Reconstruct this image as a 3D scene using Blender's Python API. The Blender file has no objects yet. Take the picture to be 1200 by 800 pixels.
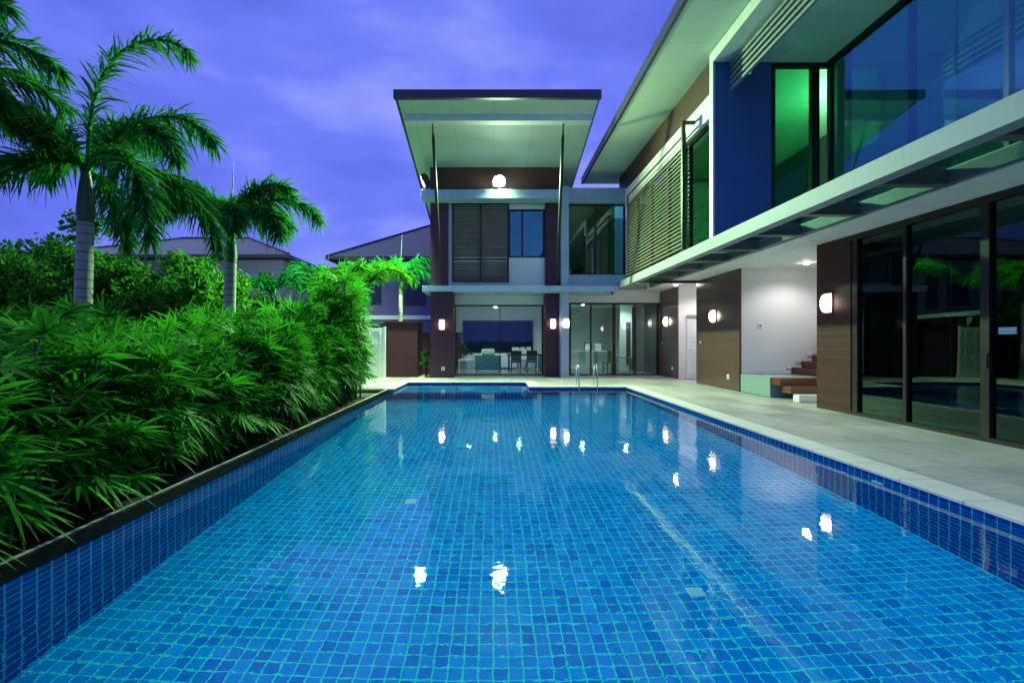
import bpy, math, random
from mathutils import Vector, Matrix, Euler

R = math.radians
scene = bpy.context.scene
COL = scene.collection
F, VX, VY, EYE = 545.0, 578.0, 400.0, 1.3


def at(x, y, Y):
    return Vector(((x - VX) * Y / F, Y, EYE + (VY - y) * Y / F))


# ------------------------------------------------------------------ mesh helper
class MB:
    def __init__(s):
        s.v, s.f, s.sm = [], [], []

    def add(s, vs, fs, smooth=False):
        b = len(s.v)
        s.v += [tuple(p) for p in vs]
        for f in fs:
            s.f.append(tuple(i + b for i in f))
            s.sm.append(smooth)
        return s

    def box(s, x0, x1, y0, y1, z0, z1):
        x0, x1 = sorted((x0, x1)); y0, y1 = sorted((y0, y1)); z0, z1 = sorted((z0, z1))
        vs = [(x, y, z) for z in (z0, z1) for y in (y0, y1) for x in (x0, x1)]
        return s.add(vs, [(0, 2, 3, 1), (4, 5, 7, 6), (0, 1, 5, 4), (2, 6, 7, 3), (0, 4, 6, 2), (1, 3, 7, 5)])

    def quad(s, a, b, c, d):
        return s.add([a, b, c, d], [(0, 1, 2, 3)])

    def tube(s, pts, rad, n=8, cap=True):
        pts = [Vector(p) for p in pts]
        m = len(pts)
        if not isinstance(rad, (list, tuple)):
            rad = [rad] * m
        rings, up = [], None
        for i, p in enumerate(pts):
            t = (pts[min(i + 1, m - 1)] - pts[max(i - 1, 0)]).normalized()
            if up is None:
                up = Vector((0, 0, 1)) if abs(t.z) < .9 else Vector((1, 0, 0))
            a = t.cross(up)
            if a.length < 1e-5:
                a = t.cross(Vector((0, 1, 0)))
            a.normalize()
            b = a.cross(t).normalized()
            up = b
            rings.append([p + rad[i] * (math.cos(2 * math.pi * k / n) * a + math.sin(2 * math.pi * k / n) * b) for k in range(n)])
        vs = [q for r in rings for q in r]
        fs = []
        for i in range(m - 1):
            for k in range(n):
                k2 = (k + 1) % n
                fs.append((i * n + k, i * n + k2, (i + 1) * n + k2, (i + 1) * n + k))
        s.add(vs, fs, True)
        if cap:
            s.add(rings[0], [tuple(range(n))])
            s.add(rings[-1], [tuple(reversed(range(n)))])
        return s

    def prism(s, poly, ext, fn):
        """poly: list of 2D points, extruded over ext=(a,b); fn(u,v,w) -> point"""
        n = len(poly)
        vs = [fn(u, v, w) for w in ext for (u, v) in poly]
        fs = [tuple(range(n)), tuple(reversed(range(n, 2 * n)))]
        for k in range(n):
            k2 = (k + 1) % n
            fs.append((k, n + k, n + k2, k2))
        return s.add(vs, fs)

    def build(s, name, mat, parent=None, bevel=0, loc=None):
        me = bpy.data.meshes.new(name)
        me.from_pydata(s.v, [], s.f)
        me.polygons.foreach_set('use_smooth', s.sm)
        me.materials.append(mat)
        me.update()
        o = bpy.data.objects.new(name, me)
        COL.objects.link(o)
        if parent:
            o.parent = parent
        if loc is not None:
            o.location = loc
        if bevel:
            b = o.modifiers.new('bevel', 'BEVEL')
            b.width = bevel; b.segments = 2; b.limit_method = 'ANGLE'
        return o


def B(*a):
    return MB().box(*a)


def thing(name, label, cat, loc=(0, 0, 0), rz=0, group=None):
    o = bpy.data.objects.new(name, None)
    o.empty_display_size = .2
    COL.objects.link(o)
    o.location = loc; o.rotation_euler = (0, 0, rz)
    o['label'] = label; o['category'] = cat
    if group:
        o['group'] = group
    return o


def tag(o, label, cat, group=None):
    o['label'] = label; o['category'] = cat
    if group:
        o['group'] = group
    return o


def struct(name, mb, mat, bevel=0, kind='structure'):
    o = mb.build(name, mat, None, bevel)
    o['kind'] = kind
    return o


def copy_thing(src, loc, rz=None, label=None, scale=None):
    c = src.copy(); COL.objects.link(c)
    c.location = loc
    if rz is not None:
        c.rotation_euler = (0, 0, rz)
    if label:
        c['label'] = label
    if scale:
        c.scale = scale
    for ch in list(src.children):
        d = ch.copy(); COL.objects.link(d); d.parent = c
        for g in list(ch.children):
            e = g.copy(); COL.objects.link(e); e.parent = d
    return c


# ------------------------------------------------------------------ materials
def newmat(name):
    m = bpy.data.materials.new(name)
    m.use_nodes = True
    nt = m.node_tree
    nt.nodes.clear()
    out = nt.nodes.new('ShaderNodeOutputMaterial')
    return m, nt, out


def N(nt, typ, **kw):
    n = nt.nodes.new(typ)
    for k, v in kw.items():
        if k == 'op':
            n.operation = v
        elif hasattr(n, k) and not k[0].isupper():
            setattr(n, k, v)
        else:
            n.inputs[k.replace('_', ' ')].default_value = v
    return n


def L(nt, a, b):
    nt.links.new(a, b)


def math_(nt, op, a, b=None):
    n = nt.nodes.new('ShaderNodeMath'); n.operation = op
    for i, q in enumerate((a, b)):
        if q is None:
            continue
        if isinstance(q, (int, float)):
            n.inputs[i].default_value = q
        else:
            nt.links.new(q, n.inputs[i])
    return n.outputs[0]


def mix(nt, fac, a, b, typ='MIX'):
    n = nt.nodes.new('ShaderNodeMix'); n.data_type = 'RGBA'; n.blend_type = typ
    for q, i in ((fac, 0), (a, 6), (b, 7)):
        if isinstance(q, (int, float)):
            n.inputs[i].default_value = q
        elif isinstance(q, tuple):
            n.inputs[i].default_value = q if len(q) == 4 else q + (1,)
        else:
            nt.links.new(q, n.inputs[i])
    return n.outputs[2]


def noise(nt, scale, detail=3, vec=None, rough=.55, stretch=None):
    n = nt.nodes.new('ShaderNodeTexNoise')
    n.inputs['Scale'].default_value = scale
    n.inputs['Detail'].default_value = detail
    n.inputs['Roughness'].default_value = rough
    tc = nt.nodes.new('ShaderNodeTexCoord')
    src = vec or tc.outputs['Object']
    if stretch:
        mp = nt.nodes.new('ShaderNodeMapping')
        mp.inputs['Scale'].default_value = stretch
        nt.links.new(src, mp.inputs['Vector'])
        src = mp.outputs[0]
    nt.links.new(src, n.inputs['Vector'])
    return n.outputs['Fac']


def ramp(nt, fac, stops):
    n = nt.nodes.new('ShaderNodeValToRGB')
    els = n.color_ramp.elements
    while len(els) < len(stops):
        els.new(.5)
    for e, (p, c) in zip(els, stops):
        e.position = p
        e.color = c if len(c) == 4 else tuple(c) + (1,)
    nt.links.new(fac, n.inputs[0])
    return n.outputs[0]


def objxyz(nt):
    tc = nt.nodes.new('ShaderNodeTexCoord')
    s = nt.nodes.new('ShaderNodeSeparateXYZ')
    nt.links.new(tc.outputs['Object'], s.inputs[0])
    return s.outputs


def bump(nt, height, strength=.3, dist=.01):
    n = nt.nodes.new('ShaderNodeBump')
    n.inputs['Strength'].default_value = strength
    n.inputs['Distance'].default_value = dist
    nt.links.new(height, n.inputs['Height'])
    return n.outputs[0]


def principled(nt, out, col, rough=.5, metal=0., spec=.5, nrm=None):
    p = nt.nodes.new('ShaderNodeBsdfPrincipled')
    for q, k in ((col, 'Base Color'), (rough, 'Roughness'), (metal, 'Metallic'), (spec, 'Specular IOR Level')):
        if isinstance(q, (int, float)):
            p.inputs[k].default_value = q
        elif isinstance(q, tuple):
            p.inputs[k].default_value = q if len(q) == 4 else q + (1,)
        else:
            nt.links.new(q, p.inputs[k])
    if nrm is not None:
        nt.links.new(nrm, p.inputs['Normal'])
    nt.links.new(p.outputs[0], out.inputs[0])
    return p


def plain(name, col, rough=.6, metal=0., var=.12, scale=6, spec=.5, bumpy=0.):
    m, nt, out = newmat(name)
    nz = noise(nt, scale, 5)
    c = mix(nt, nz, tuple(q * (1 - var) for q in col), tuple(min(1, q * (1 + var)) for q in col))
    nr = None
    if bumpy:
        nr = bump(nt, noise(nt, scale * 14, 4), bumpy, .004)
    rg = math_(nt, 'MULTIPLY_ADD', noise(nt, scale * 1.7, 3), .16)
    nt.nodes[-1]
    rgn = rg.node
    rgn.inputs[2].default_value = rough - .08
    principled(nt, out, c, rg, metal, spec, nr)
    return m


def lines(nt, coord, pitch, width):
    """1 on a thin line each pitch"""
    fr = math_(nt, 'FRACT', math_(nt, 'DIVIDE', coord, pitch))
    return math_(nt, 'LESS_THAN', fr, width / pitch)


M = {}
M['plaster'] = plain('white_plaster', (.72, .72, .71), .75, bumpy=.15, var=.06, scale=1.3)
def streaked(name, col, rough):
    m, nt, out = newmat(name)
    st = noise(nt, 3, 5, stretch=(2.2, 2.2, .25), rough=.7)
    sp = noise(nt, 1.4, 6)
    f = math_(nt, 'MULTIPLY', st, sp)
    c = ramp(nt, f, [(.1, tuple(q * .8 for q in col)), (.2, col), (.45, tuple(min(1, q * 1.08) for q in col))])
    principled(nt, out, c, rough, 0, .4, bump(nt, noise(nt, 30, 4), .2, .004))
    return m


M['concrete_white'] = streaked('painted_concrete', (.74, .74, .74), .6)
M['dark_metal'] = plain('dark_metal', (.022, .02, .02), .4, .3)
M['bronze'] = plain('bronze_aluminium', (.03, .021, .017), .38, .4)
M['fascia'] = plain('dark_fascia', (.045, .04, .055), .5, .2)
M['steel'] = plain('brushed_steel', (.72, .73, .75), .18, 1., var=.05)
M['black_stone'] = plain('black_stone', (.006, .007, .006), .6, bumpy=.1, scale=5, spec=.06)
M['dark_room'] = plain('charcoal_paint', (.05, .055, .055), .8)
M['white_paint'] = plain('white_paint', (.8, .8, .79), .4, var=.03)
M['wood_red'] = plain('red_hardwood', (.13, .028, .012), .3, scale=3, var=.3)
M['fabric_teal'] = plain('teal_fabric', (.08, .2, .19), .9, bumpy=.4)
M['fitting'] = plain('pale_fitting', (.35, .95, .95), .5)
M['fabric_white'] = plain('white_fabric', (.7, .72, .68), .9, bumpy=.4)
M['wood_dark'] = plain('dark_wood', (.05, .03, .02), .4, scale=3, var=.3)
M['pot'] = plain('grey_pot', (.25, .26, .25), .6)
M['purple_wall'] = plain('plum_render', (.065, .011, .024), .75, bumpy=.3, var=.2, scale=1.2)
M['plum_pier'] = plain('plum_pier_panel', (.06, .014, .03), .5, var=.12, scale=1.5)
M['teal_cast'] = plain('pale_with_teal_cast', (.22, .29, .29), .25, var=.05)  # teal lighting of the white landing is painted into this colour
M['soil'] = plain('soil', (.03, .022, .015), .95, scale=3, bumpy=.8, var=.5)
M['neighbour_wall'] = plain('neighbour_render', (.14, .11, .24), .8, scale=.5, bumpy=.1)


def cladding(name, ca, cb, pitch, rough, spec=.18):
    m, nt, out = newmat(name)
    x, y, z = objxyz(nt)
    ln = lines(nt, z, pitch, .006)
    row = math_(nt, 'FLOOR', math_(nt, 'DIVIDE', z, pitch))
    wn = nt.nodes.new('ShaderNodeTexWhiteNoise'); wn.noise_dimensions = '1D'
    nt.links.new(row, wn.inputs['W'])
    g = noise(nt, 5, 5, stretch=(1, 1, 14))
    f = math_(nt, 'MULTIPLY_ADD', wn.outputs['Value'], .45)
    f.node.inputs[2].default_value = .1
    f2 = math_(nt, 'ADD', f, math_(nt, 'MULTIPLY', g, .5))
    c = mix(nt, f2, ca, cb)
    c = mix(nt, ln, c, (.008, .006, .006))
    h = math_(nt, 'SUBTRACT', math_(nt, 'MULTIPLY', g, .3), ln)
    principled(nt, out, c, rough, 0, spec, bump(nt, h, .5, .004))
    return m


M['clad'] = cladding('brown_board_cladding', (.05, .016, .014), (.1, .036, .03), .075, .45)
M['clad_upper'] = cladding('timber_band_cladding', (.05, .02, .016), (.1, .045, .034), .1, .5)
M['slat'] = plain('louver_slat_paint', (.14, .1, .07), .45)
M['slat_dark'] = plain('dark_louver_slat_paint', (.13, .068, .058), .45)

# smooth satin composite of the tall wall panels
M['panel'] = cladding('satin_brown_panel', (.075, .034, .03), (.12, .06, .05), 1.3, .22, .4)


def soffit(name, px, py):
    m, nt, out = newmat(name)
    x, y, z = objxyz(nt)
    ln = math_(nt, 'MAXIMUM', lines(nt, x, px, .012), lines(nt, y, py, .012))
    nz = noise(nt, 1.1, 4)
    c = mix(nt, nz, (.54, .64, .53), (.62, .73, .6))
    c = mix(nt, ln, c, (.4, .46, .4))
    principled(nt, out, c, .6)
    return m


M['soffit'] = soffit('soffit_board', 1.22, 1.22)


def deck_mat():
    m, nt, out = newmat('stone_deck')
    x, y, z = objxyz(nt)
    ln = math_(nt, 'MAXIMUM', lines(nt, x, .6, .008), lines(nt, y, 1.2, .008))
    cx = math_(nt, 'FLOOR', math_(nt, 'DIVIDE', x, .6))
    cy = math_(nt, 'FLOOR', math_(nt, 'DIVIDE', y, 1.2))
    cb = nt.nodes.new('ShaderNodeCombineXYZ')
    nt.links.new(cx, cb.inputs[0]); nt.links.new(cy, cb.inputs[1])
    wn = nt.nodes.new('ShaderNodeTexWhiteNoise'); wn.noise_dimensions = '2D'
    nt.links.new(cb.outputs[0], wn.inputs['Vector'])
    g = noise(nt, 3, 6, stretch=(1.2, 6, 1))
    g2 = noise(nt, .8, 5)
    f = math_(nt, 'ADD', math_(nt, 'MULTIPLY', wn.outputs['Value'], .28), math_(nt, 'MULTIPLY', g, .5))
    f = math_(nt, 'ADD', f, math_(nt, 'MULTIPLY', g2, .5))
    c = ramp(nt, f, [(.3, (.15, .128, .132)), (.6, (.3, .258, .265)), (.9, (.44, .385, .39))])
    c = mix(nt, ln, c, (.09, .085, .085))
    rg = math_(nt, 'MULTIPLY_ADD', g2, .3); rg.node.inputs[2].default_value = .3
    principled(nt, out, c, rg, 0, .4, bump(nt, math_(nt, 'SUBTRACT', math_(nt, 'MULTIPLY', g, .4), ln), .35, .003))
    return m


M['sky_shaded_white'] = streaked('white_with_blue_shade', (.36, .46, .62), .6)  # white parts in shade: the blue skylight is painted into this colour
M['deck'] = deck_mat()
M['coping'] = plain('pale_coping_stone', (.52, .46, .45), .5, scale=3, bumpy=.25, var=.16)


def tile_mat(name, ax, tile_a, tile_b, grout, rough=.15):
    t = .0935
    m, nt, out = newmat(name)
    xyz = objxyz(nt)
    a, b = xyz[ax[0]], xyz[ax[1]]
    es, cs = [], []
    for q in (a, b):
        d = math_(nt, 'DIVIDE', q, t)
        fr = math_(nt, 'FRACT', d)
        es.append(math_(nt, 'ABSOLUTE', math_(nt, 'SUBTRACT', fr, .5)))
        cs.append(math_(nt, 'FLOOR', d))
    e = math_(nt, 'MAXIMUM', es[0], es[1])
    g = math_(nt, 'GREATER_THAN', e, .442)
    cb = nt.nodes.new('ShaderNodeCombineXYZ')
    nt.links.new(cs[0], cb.inputs[0]); nt.links.new(cs[1], cb.inputs[1])
    wn = nt.nodes.new('ShaderNodeTexWhiteNoise'); wn.noise_dimensions = '2D'
    nt.links.new(cb.outputs[0], wn.inputs['Vector'])
    nz = noise(nt, 26, 4)
    f = math_(nt, 'ADD', math_(nt, 'MULTIPLY', wn.outputs['Value'], .6), math_(nt, 'MULTIPLY', nz, .45))
    c = mix(nt, f, tile_a, tile_b)
    gn = noise(nt, 2.3, 4)
    gc = mix(nt, gn, tuple(q * .75 for q in grout), grout)
    c = mix(nt, g, c, gc)
    r = math_(nt, 'MULTIPLY_ADD', g, .5); r.node.inputs[2].default_value = rough
    principled(nt, out, c, r, 0, .12, bump(nt, math_(nt, 'SUBTRACT', 1., g), .3, .002))
    return m


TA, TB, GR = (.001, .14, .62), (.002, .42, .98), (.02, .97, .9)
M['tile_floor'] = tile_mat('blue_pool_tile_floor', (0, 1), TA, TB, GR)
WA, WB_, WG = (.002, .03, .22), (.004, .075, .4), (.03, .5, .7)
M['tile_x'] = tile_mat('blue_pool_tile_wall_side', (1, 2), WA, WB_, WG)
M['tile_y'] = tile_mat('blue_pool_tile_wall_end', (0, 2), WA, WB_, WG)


def water_mat():
    m, nt, out = newmat('pool_water')
    g = nt.nodes.new('ShaderNodeBsdfGlass')
    g.inputs['IOR'].default_value = 1.333
    g.inputs['Roughness'].default_value = 0.0
    g.inputs['Color'].default_value = (1, 1, 1, 1)
    a = noise(nt, 2.2, 2, stretch=(1, 1, 1))
    b = noise(nt, 9, 2)
    c = noise(nt, 26, 1)
    amp = ramp(nt, noise(nt, .45, 2), [(.35, (.25, .25, .25)), (.65, (1.3, 1.3, 1.3))])
    h = math_(nt, 'ADD', math_(nt, 'MULTIPLY', b, .22), math_(nt, 'MULTIPLY', c, .14))
    h = math_(nt, 'ADD', math_(nt, 'MULTIPLY', h, amp), math_(nt, 'MULTIPLY', a, .8))
    L(nt, bump(nt, h, 1.0, .0038), g.inputs['Normal'])
    L(nt, g.outputs[0], out.inputs[0])
    return m


M['water'] = water_mat()


def glass_mat(name, tint, ior=1.5, boost=1.0, gcol=(.9, 1, .97)):
    m, nt, out = newmat(name)
    tr = nt.nodes.new('ShaderNodeBsdfTransparent'); tr.inputs[0].default_value = tint + (1,)
    gl = nt.nodes.new('ShaderNodeBsdfGlossy'); gl.inputs['Roughness'].default_value = 0.0
    gl.inputs['Color'].default_value = gcol + (1,)
    lw = nt.nodes.new('ShaderNodeLayerWeight'); lw.inputs['Blend'].default_value = .5
    r0 = ((ior - 1) / (ior + 1)) ** 2
    sch = math_(nt, 'MULTIPLY_ADD', math_(nt, 'POWER', lw.outputs['Facing'], 5), 1 - r0)
    sch.node.inputs[2].default_value = r0
    h = noise(nt, .7, 1)
    bm = bump(nt, h, .12, .02)
    L(nt, bm, gl.inputs['Normal'])
    fac = math_(nt, 'MULTIPLY', sch, boost)
    fac.node.use_clamp = True
    ms = nt.nodes.new('ShaderNodeMixShader')
    L(nt, fac, ms.inputs[0]); L(nt, tr.outputs[0], ms.inputs[1]); L(nt, gl.outputs[0], ms.inputs[2])
    L(nt, ms.outputs[0], out.inputs[0])
    return m


M['glass'] = glass_mat('clear_glass', (.5, .85, .73), 1.5, 1.9)
M['glass_dark'] = glass_mat('tinted_glass', (.25, .42, .38), 1.5, 1.15, (.7, 1, .92))
M['glass_blue'] = glass_mat('blue_reflecting_glass', (.2, .5, .48), 2.3, 1.6, (.22, .9, .82))
M['glass_green'] = glass_mat('green_glass', (.12, .55, .32), 1.6, 1.6)


def emit(name, col, s):
    m, nt, out = newmat(name)
    e = nt.nodes.new('ShaderNodeEmission')
    e.inputs[0].default_value = col + (1,); e.inputs[1].default_value = s
    L(nt, e.outputs[0], out.inputs[0])
    return m


M['lamp_shade'] = emit('lit_opal_glass', (1, .8, .62), 13)
def shade_mat():
    m, nt, out = newmat('lit_opal_shade')
    x, y, z = objxyz(nt)
    f = math_(nt, 'DIVIDE', math_(nt, 'ABSOLUTE', z), .185)
    e = nt.nodes.new('ShaderNodeEmission')
    L(nt, ramp(nt, f, [(.2, (1, .88, .74)), (.95, (1, .66, .42))]), e.inputs[0])
    L(nt, ramp(nt, f, [(.1, (12, 12, 12)), (.98, (1.4, 1.4, 1.4))]), e.inputs[1])
    L(nt, e.outputs[0], out.inputs[0])
    return m


M['lamp_shade'] = shade_mat()
M['down_emit'] = emit('lit_downlight', (1, .95, .88), 60)
M['flood_emit'] = emit('lit_floodlight', (.92, 1, .86), 260)


def leaf_mat(name, stops, rough=.5, trans=.28, hue=(.1, .5, .03), spec=.1):
    m, nt, out = newmat(name)
    ge = nt.nodes.new('ShaderNodeNewGeometry')
    c = ramp(nt, ge.outputs['Random Per Island'], stops)
    oi = nt.nodes.new('ShaderNodeObjectInfo')
    v = math_(nt, 'MULTIPLY_ADD', oi.outputs['Random'], .5); v.node.inputs[2].default_value = .75
    hs = nt.nodes.new('ShaderNodeHueSaturation')
    L(nt, v, hs.inputs['Value']); L(nt, c, hs.inputs['Color'])
    p = nt.nodes.new('ShaderNodeBsdfPrincipled')
    L(nt, hs.outputs[0], p.inputs['Base Color'])
    p.inputs['Roughness'].default_value = rough
    p.inputs['Specular IOR Level'].default_value = spec
    tl = nt.nodes.new('ShaderNodeBsdfTranslucent')
    L(nt, mix(nt, .5, hs.outputs[0], hue), tl.inputs[0])
    ms = nt.nodes.new('ShaderNodeMixShader'); ms.inputs[0].default_value = trans
    L(nt, p.outputs[0], ms.inputs[1]); L(nt, tl.outputs[0], ms.inputs[2])
    L(nt, ms.outputs[0], out.inputs[0])
    return m


M['rhapis'] = leaf_mat('lady_palm_leaf', [(0, (.1, .07, .015)), (.02, (.05, .06, .01)), (.035, (.003, .06, .004)), (.5, (.007, .155, .006)), (.93, (.022, .3, .01)), (1, (.06, .36, .02))], .58, .3, spec=.05)
M['rhapis_bright'] = leaf_mat('bright_lady_palm_leaf', [(0, (.008, .1, .006)), (.5, (.018, .22, .008)), (.93, (.05, .36, .012)), (1, (.1, .42, .03))], .55, .3, spec=.08)
M['frond'] = leaf_mat('foxtail_leaf', [(0, (.004, .075, .022)), (.6, (.008, .16, .036)), (1, (.02, .26, .05))], .7, spec=0)
M['frond_light'] = leaf_mat('young_palm_leaf', [(0, (.012, .06, .005)), (.6, (.028, .105, .007)), (1, (.06, .15, .01))], .7, spec=0)
M['shrub'] = leaf_mat('shrub_leaf', [(0, (.008, .07, .004)), (.6, (.02, .15, .006)), (1, (.06, .24, .01))])
M['shrub_light'] = leaf_mat('bright_shrub_leaf', [(0, (.03, .16, .004)), (.6, (.07, .28, .006)), (1, (.16, .38, .01))])
M['shrub_dark'] = leaf_mat('dark_tree_leaf', [(0, (.008, .03, .01)), (.6, (.015, .055, .014)), (1, (.03, .085, .02))])
M['cane'] = plain('brown_cane', (.05, .04, .02), .8, scale=20, var=.4)
M['twig'] = plain('bark', (.06, .045, .03), .9, scale=12, var=.3, bumpy=.5)
M['shaft'] = plain('green_crownshaft', (.05, .12, .035), .5, scale=5, var=.25)


def trunk_mat():
    m, nt, out = newmat('ringed_palm_trunk')
    x, y, z = objxyz(nt)
    nz = noise(nt, 9, 4)
    zz = math_(nt, 'ADD', z, math_(nt, 'MULTIPLY', nz, .03))
    ln = lines(nt, zz, .13, .022)
    c = mix(nt, noise(nt, 5, 5, stretch=(1, 1, .35)), (.2, .21, .19), (.5, .5, .46))
    c = mix(nt, math_(nt, 'MULTIPLY', ln, .7), c, (.12, .11, .09))
    principled(nt, out, c, .75, 0, .3, bump(nt, math_(nt, 'SUBTRACT', nz, ln), .5, .012))
    return m


M['trunk'] = trunk_mat()


def roof_mat():
    m, nt, out = newmat('roof_tiles')
    x, y, z = objxyz(nt)
    ln = lines(nt, z, .2, .07)
    lx = lines(nt, math_(nt, 'ADD', x, y), .35, .05)
    c = mix(nt, noise(nt, 2, 4), (.03, .024, .06), (.06, .048, .11))
    c = mix(nt, math_(nt, 'MAXIMUM', ln, math_(nt, 'MULTIPLY', lx, .4)), c, (.012, .01, .016))
    principled(nt, out, c, .5, 0, .4, bump(nt, math_(nt, 'SUBTRACT', 1., ln), .5, .03))
    return m


M['roof_tile'] = roof_mat()


def grass_mat():
    m, nt, out = newmat('lawn')
    c = mix(nt, noise(nt, 1.2, 6), (.012, .04, .008), (.04, .09, .015))
    c = mix(nt, noise(nt, 40, 3), c, (.02, .05, .01))
    principled(nt, out, c, .9, 0, .2, bump(nt, noise(nt, 60, 3), .8, .03))
    return m


M['lawn'] = grass_mat()

# ------------------------------------------------------------------ world
w = bpy.data.worlds.new('World'); scene.world = w; w.use_nodes = True
nt = w.node_tree; nt.nodes.clear()
out = nt.nodes.new('ShaderNodeOutputWorld')
bg = nt.nodes.new('ShaderNodeBackground')
SUN_EL, SUN_AZ = 58, -70
sky = nt.nodes.new('ShaderNodeTexSky'); sky.sky_type = 'NISHITA'; sky.sun_disc = False
sky.sun_elevation = R(SUN_EL); sky.sun_rotation = R(SUN_AZ)
tc = nt.nodes.new('ShaderNodeTexCoord')
mp = nt.nodes.new('ShaderNodeMapping'); mp.inputs['Scale'].default_value = (1, 1, 2.6)
mp.inputs['Rotation'].default_value = (.15, .1, .5)
nt.links.new(tc.outputs['Generated'], mp.inputs['Vector'])
cl = noise(nt, 1.7, 5, mp.outputs[0], .5)
cl2 = noise(nt, 4.5, 4, mp.outputs[0], .5)
cf = math_(nt, 'ADD', math_(nt, 'MULTIPLY', cl, .75), math_(nt, 'MULTIPLY', cl2, .25))
skc = ramp(nt, cf, [(.35, (.09, .126, .68)), (.5, (.155, .205, .9)), (.64, (.34, .39, .98))])
tinted = mix(nt, .12, skc, mix(nt, 1.0, sky.outputs[0], (.012, .016, .05), 'MULTIPLY'))
nt.links.new(tinted, bg.inputs[0])
bg.inputs[1].default_value = 1.0
nt.links.new(bg.outputs[0], out.inputs[0])

# ------------------------------------------------------------------ lights
def sun():
    l = bpy.data.lights.new('dusk_sky_light', 'SUN')
    l.energy = 1.1; l.angle = R(60); l.color = (.7, .93, 1)
    o = bpy.data.objects.new('dusk_sky_light', l); COL.objects.link(o)
    az, el = R(SUN_AZ), R(SUN_EL)
    d = Vector((math.sin(az) * math.cos(el), math.cos(az) * math.cos(el), math.sin(el)))
    o.rotation_euler = d.to_track_quat('Z', 'Y').to_euler()


sun()


def lamp(kind, loc, energy, col, parent=None, target=None, **kw):
    l = bpy.data.lights.new('light_source', kind)
    l.energy = energy; l.color = col
    for k, v in kw.items():
        setattr(l, k, v)
    o = bpy.data.objects.new('light_source', l); COL.objects.link(o)
    o.location = loc
    if target is not None:
        o.rotation_euler = (Vector(target) - Vector(loc)).to_track_quat('-Z', 'Y').to_euler()
    if parent:
        o.parent = parent
        o.matrix_parent_inverse = Matrix.Translation(parent.location).inverted()
    return o


# ------------------------------------------------------------------ ground, pool, deck
XL, XR, YN, YF, YS, XS = -2.75, 3.85, .5, 13.37, 14.9, 1.05   # pool edges, spa far edge and spa right edge
ZW, ZF, ZSF = -.075, -1.28, -.52
YD = 12.45                                                  # weir between pool and spa

g = MB()
G = 900
for (x0, x1, y0, y1) in ((-G, -3.1, -G, G), (-3.1, 4.2, -G, .2), (4.2, G, -G, G), (-3.1, 4.2, 15.3, G)):
    g.quad((x0, y0, -.16), (x1, y0, -.16), (x1, y1, -.16), (x0, y1, -.16))
struct('ground', g, M['lawn'])

struct('pool_floor', MB().quad((XL, YN, ZF), (XR, YN, ZF), (XR, YF, ZF), (XL, YF, ZF)), M['tile_floor'])
struct('spa_floor', MB().quad((XL, YD + .2, ZSF), (XS, YD + .2, ZSF), (XS, YS, ZSF), (XL, YS, ZSF)), M['tile_floor'])
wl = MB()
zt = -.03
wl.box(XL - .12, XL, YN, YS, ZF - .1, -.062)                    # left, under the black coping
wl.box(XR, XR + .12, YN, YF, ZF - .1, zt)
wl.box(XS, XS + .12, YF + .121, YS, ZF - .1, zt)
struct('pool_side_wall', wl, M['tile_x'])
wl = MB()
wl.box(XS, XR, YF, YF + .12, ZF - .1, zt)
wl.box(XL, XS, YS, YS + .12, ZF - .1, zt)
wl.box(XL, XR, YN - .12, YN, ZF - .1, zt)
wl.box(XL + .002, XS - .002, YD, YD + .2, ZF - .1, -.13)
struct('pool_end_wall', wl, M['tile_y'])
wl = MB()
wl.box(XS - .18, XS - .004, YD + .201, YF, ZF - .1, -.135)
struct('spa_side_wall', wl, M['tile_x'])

wt = MB()
wt.add([(XL, YN, ZW), (XR, YN, ZW), (XR, YF, ZW), (XS, YF, ZW), (XS, YS, ZW), (XL, YS, ZW)], [(0, 1, 2, 3, 4, 5)])
struct('pool_water', wt, M['water'])

# deck as slabs that butt against the coping
d = MB()
CW = .3
d.box(XR + CW, 6.39, -6, 17.98, -.12, 0)
d.box(6.39, 8.7, 9.21, 10.8, -.12, -.002)
d.box(6.39, 8.2, 14.6, 16.3, -.12, -.002)
d.box(XS + CW, XR + CW, YF + CW, 17.98, -.12, 0)
d.box(-5.2, XS + CW, YS + CW, 17.98, -.12, 0)
d.box(-5.2, XL - CW, 12.75, YS + CW, -.12, 0)
d.box(-5.2, XR + CW, -6, YN - CW, -.12, 0)
struct('deck', d, M['deck'], .004)
c = MB()
def strips(mb, x0, x1, y0, y1, axis, n):
    for i in range(n):
        if axis == 'y':
            a = y0 + (y1 - y0) * i / n; b = y0 + (y1 - y0) * (i + 1) / n
            mb.box(x0, x1, a + .0015, b - .0015, -.03, .006)
        else:
            a = x0 + (x1 - x0) * i / n; b = x0 + (x1 - x0) * (i + 1) / n
            mb.box(a + .0015, b - .0015, y0, y1, -.03, .006)
strips(c, XR - .025, XR + CW, YN - CW, YF - .025, 'y', 22)
strips(c, XS + CW, XR + CW, YF - .025, YF + CW, 'x', 5)
strips(c, XS - .025, XS + CW, YF - .025, YS - .025, 'y', 3)
strips(c, XL - CW, XS + CW, YS - .025, YS + CW, 'x', 7)
strips(c, XL - CW, XL + .025, 12.75, YS - .025, 'y', 4)
strips(c, XL, XR - .025, YN - CW, YN + .025, 'x', 11)
struct('pool_coping', c, M['coping'], .006)
k = MB()
k.box(XL - .03, XL + .012, YN - .3, 12.2, -.06, .045)
k.box(-4.2, XL + .012, 12.2, 12.745, -.06, .0)
k2 = MB(); k2.box(XL - .034, XL - .012, YN - .3, 12.2, .0455, .053)
struct('edge_trim', k2, M['coping'])
struct('black_pool_edge', k, M['black_stone'], .006)
s = MB()
s.box(-6.5, XL - .125, -3, 12.2, -.3, -.05)
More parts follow.
